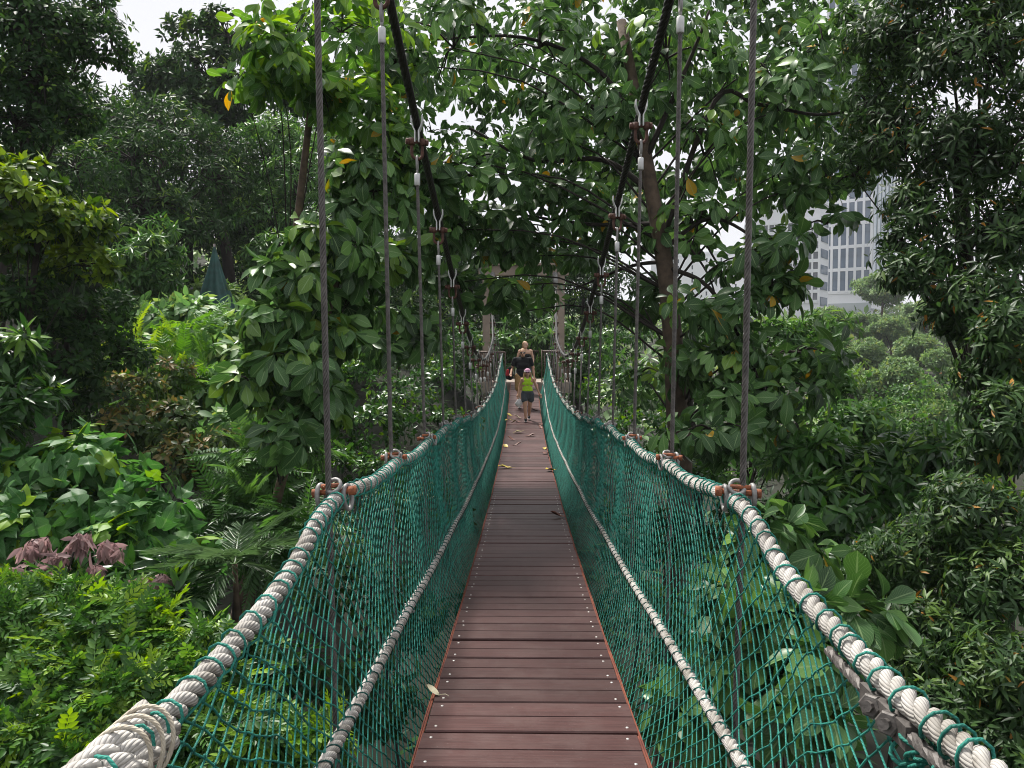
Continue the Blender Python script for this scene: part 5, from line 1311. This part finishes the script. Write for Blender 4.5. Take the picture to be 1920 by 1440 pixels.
# --- man
p = on_deck(980, 764); H = 1.70
J = dict(head=(0.0, -.02, .925), shL=(-.125, 0, .815), shR=(.125, 0, .815), elL=(-.185, .015, .665), elR=(.175, .03, .665), wrL=(-.195, -.10, .59), wrR=(.195, -.02, .52), hipL=(-.055, 0, .52), hipR=(.055, 0, .52),
         knL=(-.060, -.06, .285), knR=(.055, .03, .29), anL=(-.055, -.07, .048), anR=(.05, .13, .08))
root, A, sg = person('man in a black t-shirt and khaki shorts walking behind the girl', tuple(p), H, 0, J, M['skin'], 1.05)
hc = (A['hipL'] + A['hipR']) / 2; ch = (A['shL'] + A['shR']) / 2; hd = A['head']
garment('t_shirt', M['black'], [(hc + (-.045 * H, 0, .02 * H), hc + (.045 * H, 0, .02 * H), .073 * H, .073 * H), (hc + (-.042 * H, 0, .10 * H), hc + (.042 * H, 0, .10 * H), .070 * H, .070 * H), (ch + (-.055 * H, 0, -.10 * H), ch + (.055 * H, 0, -.10 * H), .074 * H, .074 * H), (ch + (-.07 * H, 0, -.03 * H), ch + (.07 * H, 0, -.03 * H), .062 * H, .062 * H),
                               (A['shL'], A['shL'] * .45 + A['elL'] * .55, .046 * H, .042 * H), (A['shR'], A['shR'] * .45 + A['elR'] * .55, .046 * H, .042 * H), (A['shL'], A['shR'], .042 * H, .042 * H), (ch, ch + (0, 0, .035 * H), .05 * H, .036 * H)], root, H)
garment('shorts', M['khaki'], [(hc + (-.045 * H, 0, .0), hc + (.045 * H, 0, .0), .070 * H, .070 * H), (A['hipL'] + (-.01 * H, 0, 0), A['hipL'] * .2 + A['knL'] * .8 + (-.01 * H, 0, 0), .076 * H, .064 * H), (A['hipR'] + (.01 * H, 0, 0), A['hipR'] * .2 + A['knR'] * .8 + (.01 * H, 0, 0), .076 * H, .064 * H)], root, H)
mb = MB(); mb.ball(hd + np.array([0, .014 * H, .026 * H]), np.array([.054, .060, .056]) * H, 14, 10); melt('hair', mb, .008 * H, M['hair_b'], root, 2)
mb = MB(); capsules(mb, [(hd + (-.018 * H, -.030 * H, -.056 * H), hd + (.018 * H, -.030 * H, -.056 * H), .018 * H, .018 * H)]); melt('beard', mb, .006 * H, M['hair_br'], root, 2)
mb = MB()
for s in (-1, 1): mb.ball(hd + np.array([s * .022 * H, -.057 * H, .005 * H]), np.array([.019, .008, .013]) * H, 10, 6)
mb.cyl(hd + (-.05 * H, -.05 * H, .01 * H), hd + (.05 * H, -.05 * H, .01 * H), .004 * H, 6); mb.build('sunglasses', M['shades'], root)
shoes(root, A, H, M['shoe'], M['sole'])
w = A['elL'] + np.array(p)
root = tag(empty('shoulder_bag', (w[0] - .06, w[1], w[2] - .2)), 'black and red bag hanging at the elbow of the man', 'bag'); BO2 = np.array(root.location)
mb = MB(); capsules(mb, [(w + (-.06, -.02, -.02), w + (-.09, .02, -.24), .075, .095), (w + (-.03, .02, -.04), w + (-.05, .04, -.26), .07, .085)]); o = melt('pouch', mb, .012, M['black'], root, 3); o.data.transform(Matrix.Translation(-Vector(BO2)))
mb = MB(); capsules(mb, [(w + (-.115, -.085, -.06), w + (-.125, -.075, -.17), .042, .055)]); o = melt('flap', mb, .009, M['red'], root, 3); o.data.transform(Matrix.Translation(-Vector(BO2)))
mb = MB(); mb.tube(bez([w + (-.03, -.02, -.04), w + (-.01, -.05, .04), w + (.03, .0, .06), w + (.02, .05, .03), w + (-.03, .04, -.05)], 16), .012, 6); mb.build('strap', M['black'], root, origin=BO2)

# --- woman
p = on_deck(985, 737); H = 1.64
J = dict(head=(0.0, 0, .925), shL=(-.110, 0, .81), shR=(.110, 0, .81), elL=(-.155, .02, .665), elR=(.150, .02, .665), wrL=(-.15, -.05, .54), wrR=(.15, -.04, .54), hipL=(-.055, 0, .52), hipR=(.055, 0, .52),
         knL=(-.05, -.05, .285), knR=(.05, .03, .29), anL=(-.045, -.07, .048), anR=(.04, .12, .08))
root, A, sg = person('blond woman in a black strappy top behind the man', tuple(p), H, 0, J, M['skin2'], 0.95, 0.9)
hc = (A['hipL'] + A['hipR']) / 2; ch = (A['shL'] + A['shR']) / 2; hd = A['head']
garment('top', M['black'], [(hc + (-.04 * H, 0, .05 * H), hc + (.04 * H, 0, .05 * H), .068 * H, .068 * H), (hc + (-.034 * H, 0, .12 * H), hc + (.034 * H, 0, .12 * H), .060 * H, .060 * H), (ch + (-.045 * H, 0, -.10 * H), ch + (.045 * H, 0, -.10 * H), .068 * H, .068 * H),
                          (ch + (-.05 * H, -.03 * H, -.05 * H), ch + (-.055 * H, 0, .034 * H), .014 * H, .010 * H), (ch + (.05 * H, -.03 * H, -.05 * H), ch + (.055 * H, 0, .034 * H), .014 * H, .010 * H)], root, H)
garment('shorts', M['denim'], [(hc + (-.042 * H, 0, .01 * H), hc + (.042 * H, 0, .01 * H), .069 * H, .069 * H), (A['hipL'], A['hipL'] * .5 + A['knL'] * .5, .072 * H, .066 * H), (A['hipR'], A['hipR'] * .5 + A['knR'] * .5, .072 * H, .066 * H)], root, H)
mb = MB(); mb.ball(hd + np.array([-.008 * H, .014 * H, .022 * H]), np.array([.055, .062, .060]) * H, 14, 10)
capsules(mb, [(hd + (-.035 * H, .03 * H, 0), hd + (-.045 * H, .03 * H, -.10 * H), .032 * H, .022 * H)]); melt('hair', mb, .008 * H, M['hair_b'], root, 2)
shoes(root, A, H, M['shoe'], M['sole'])
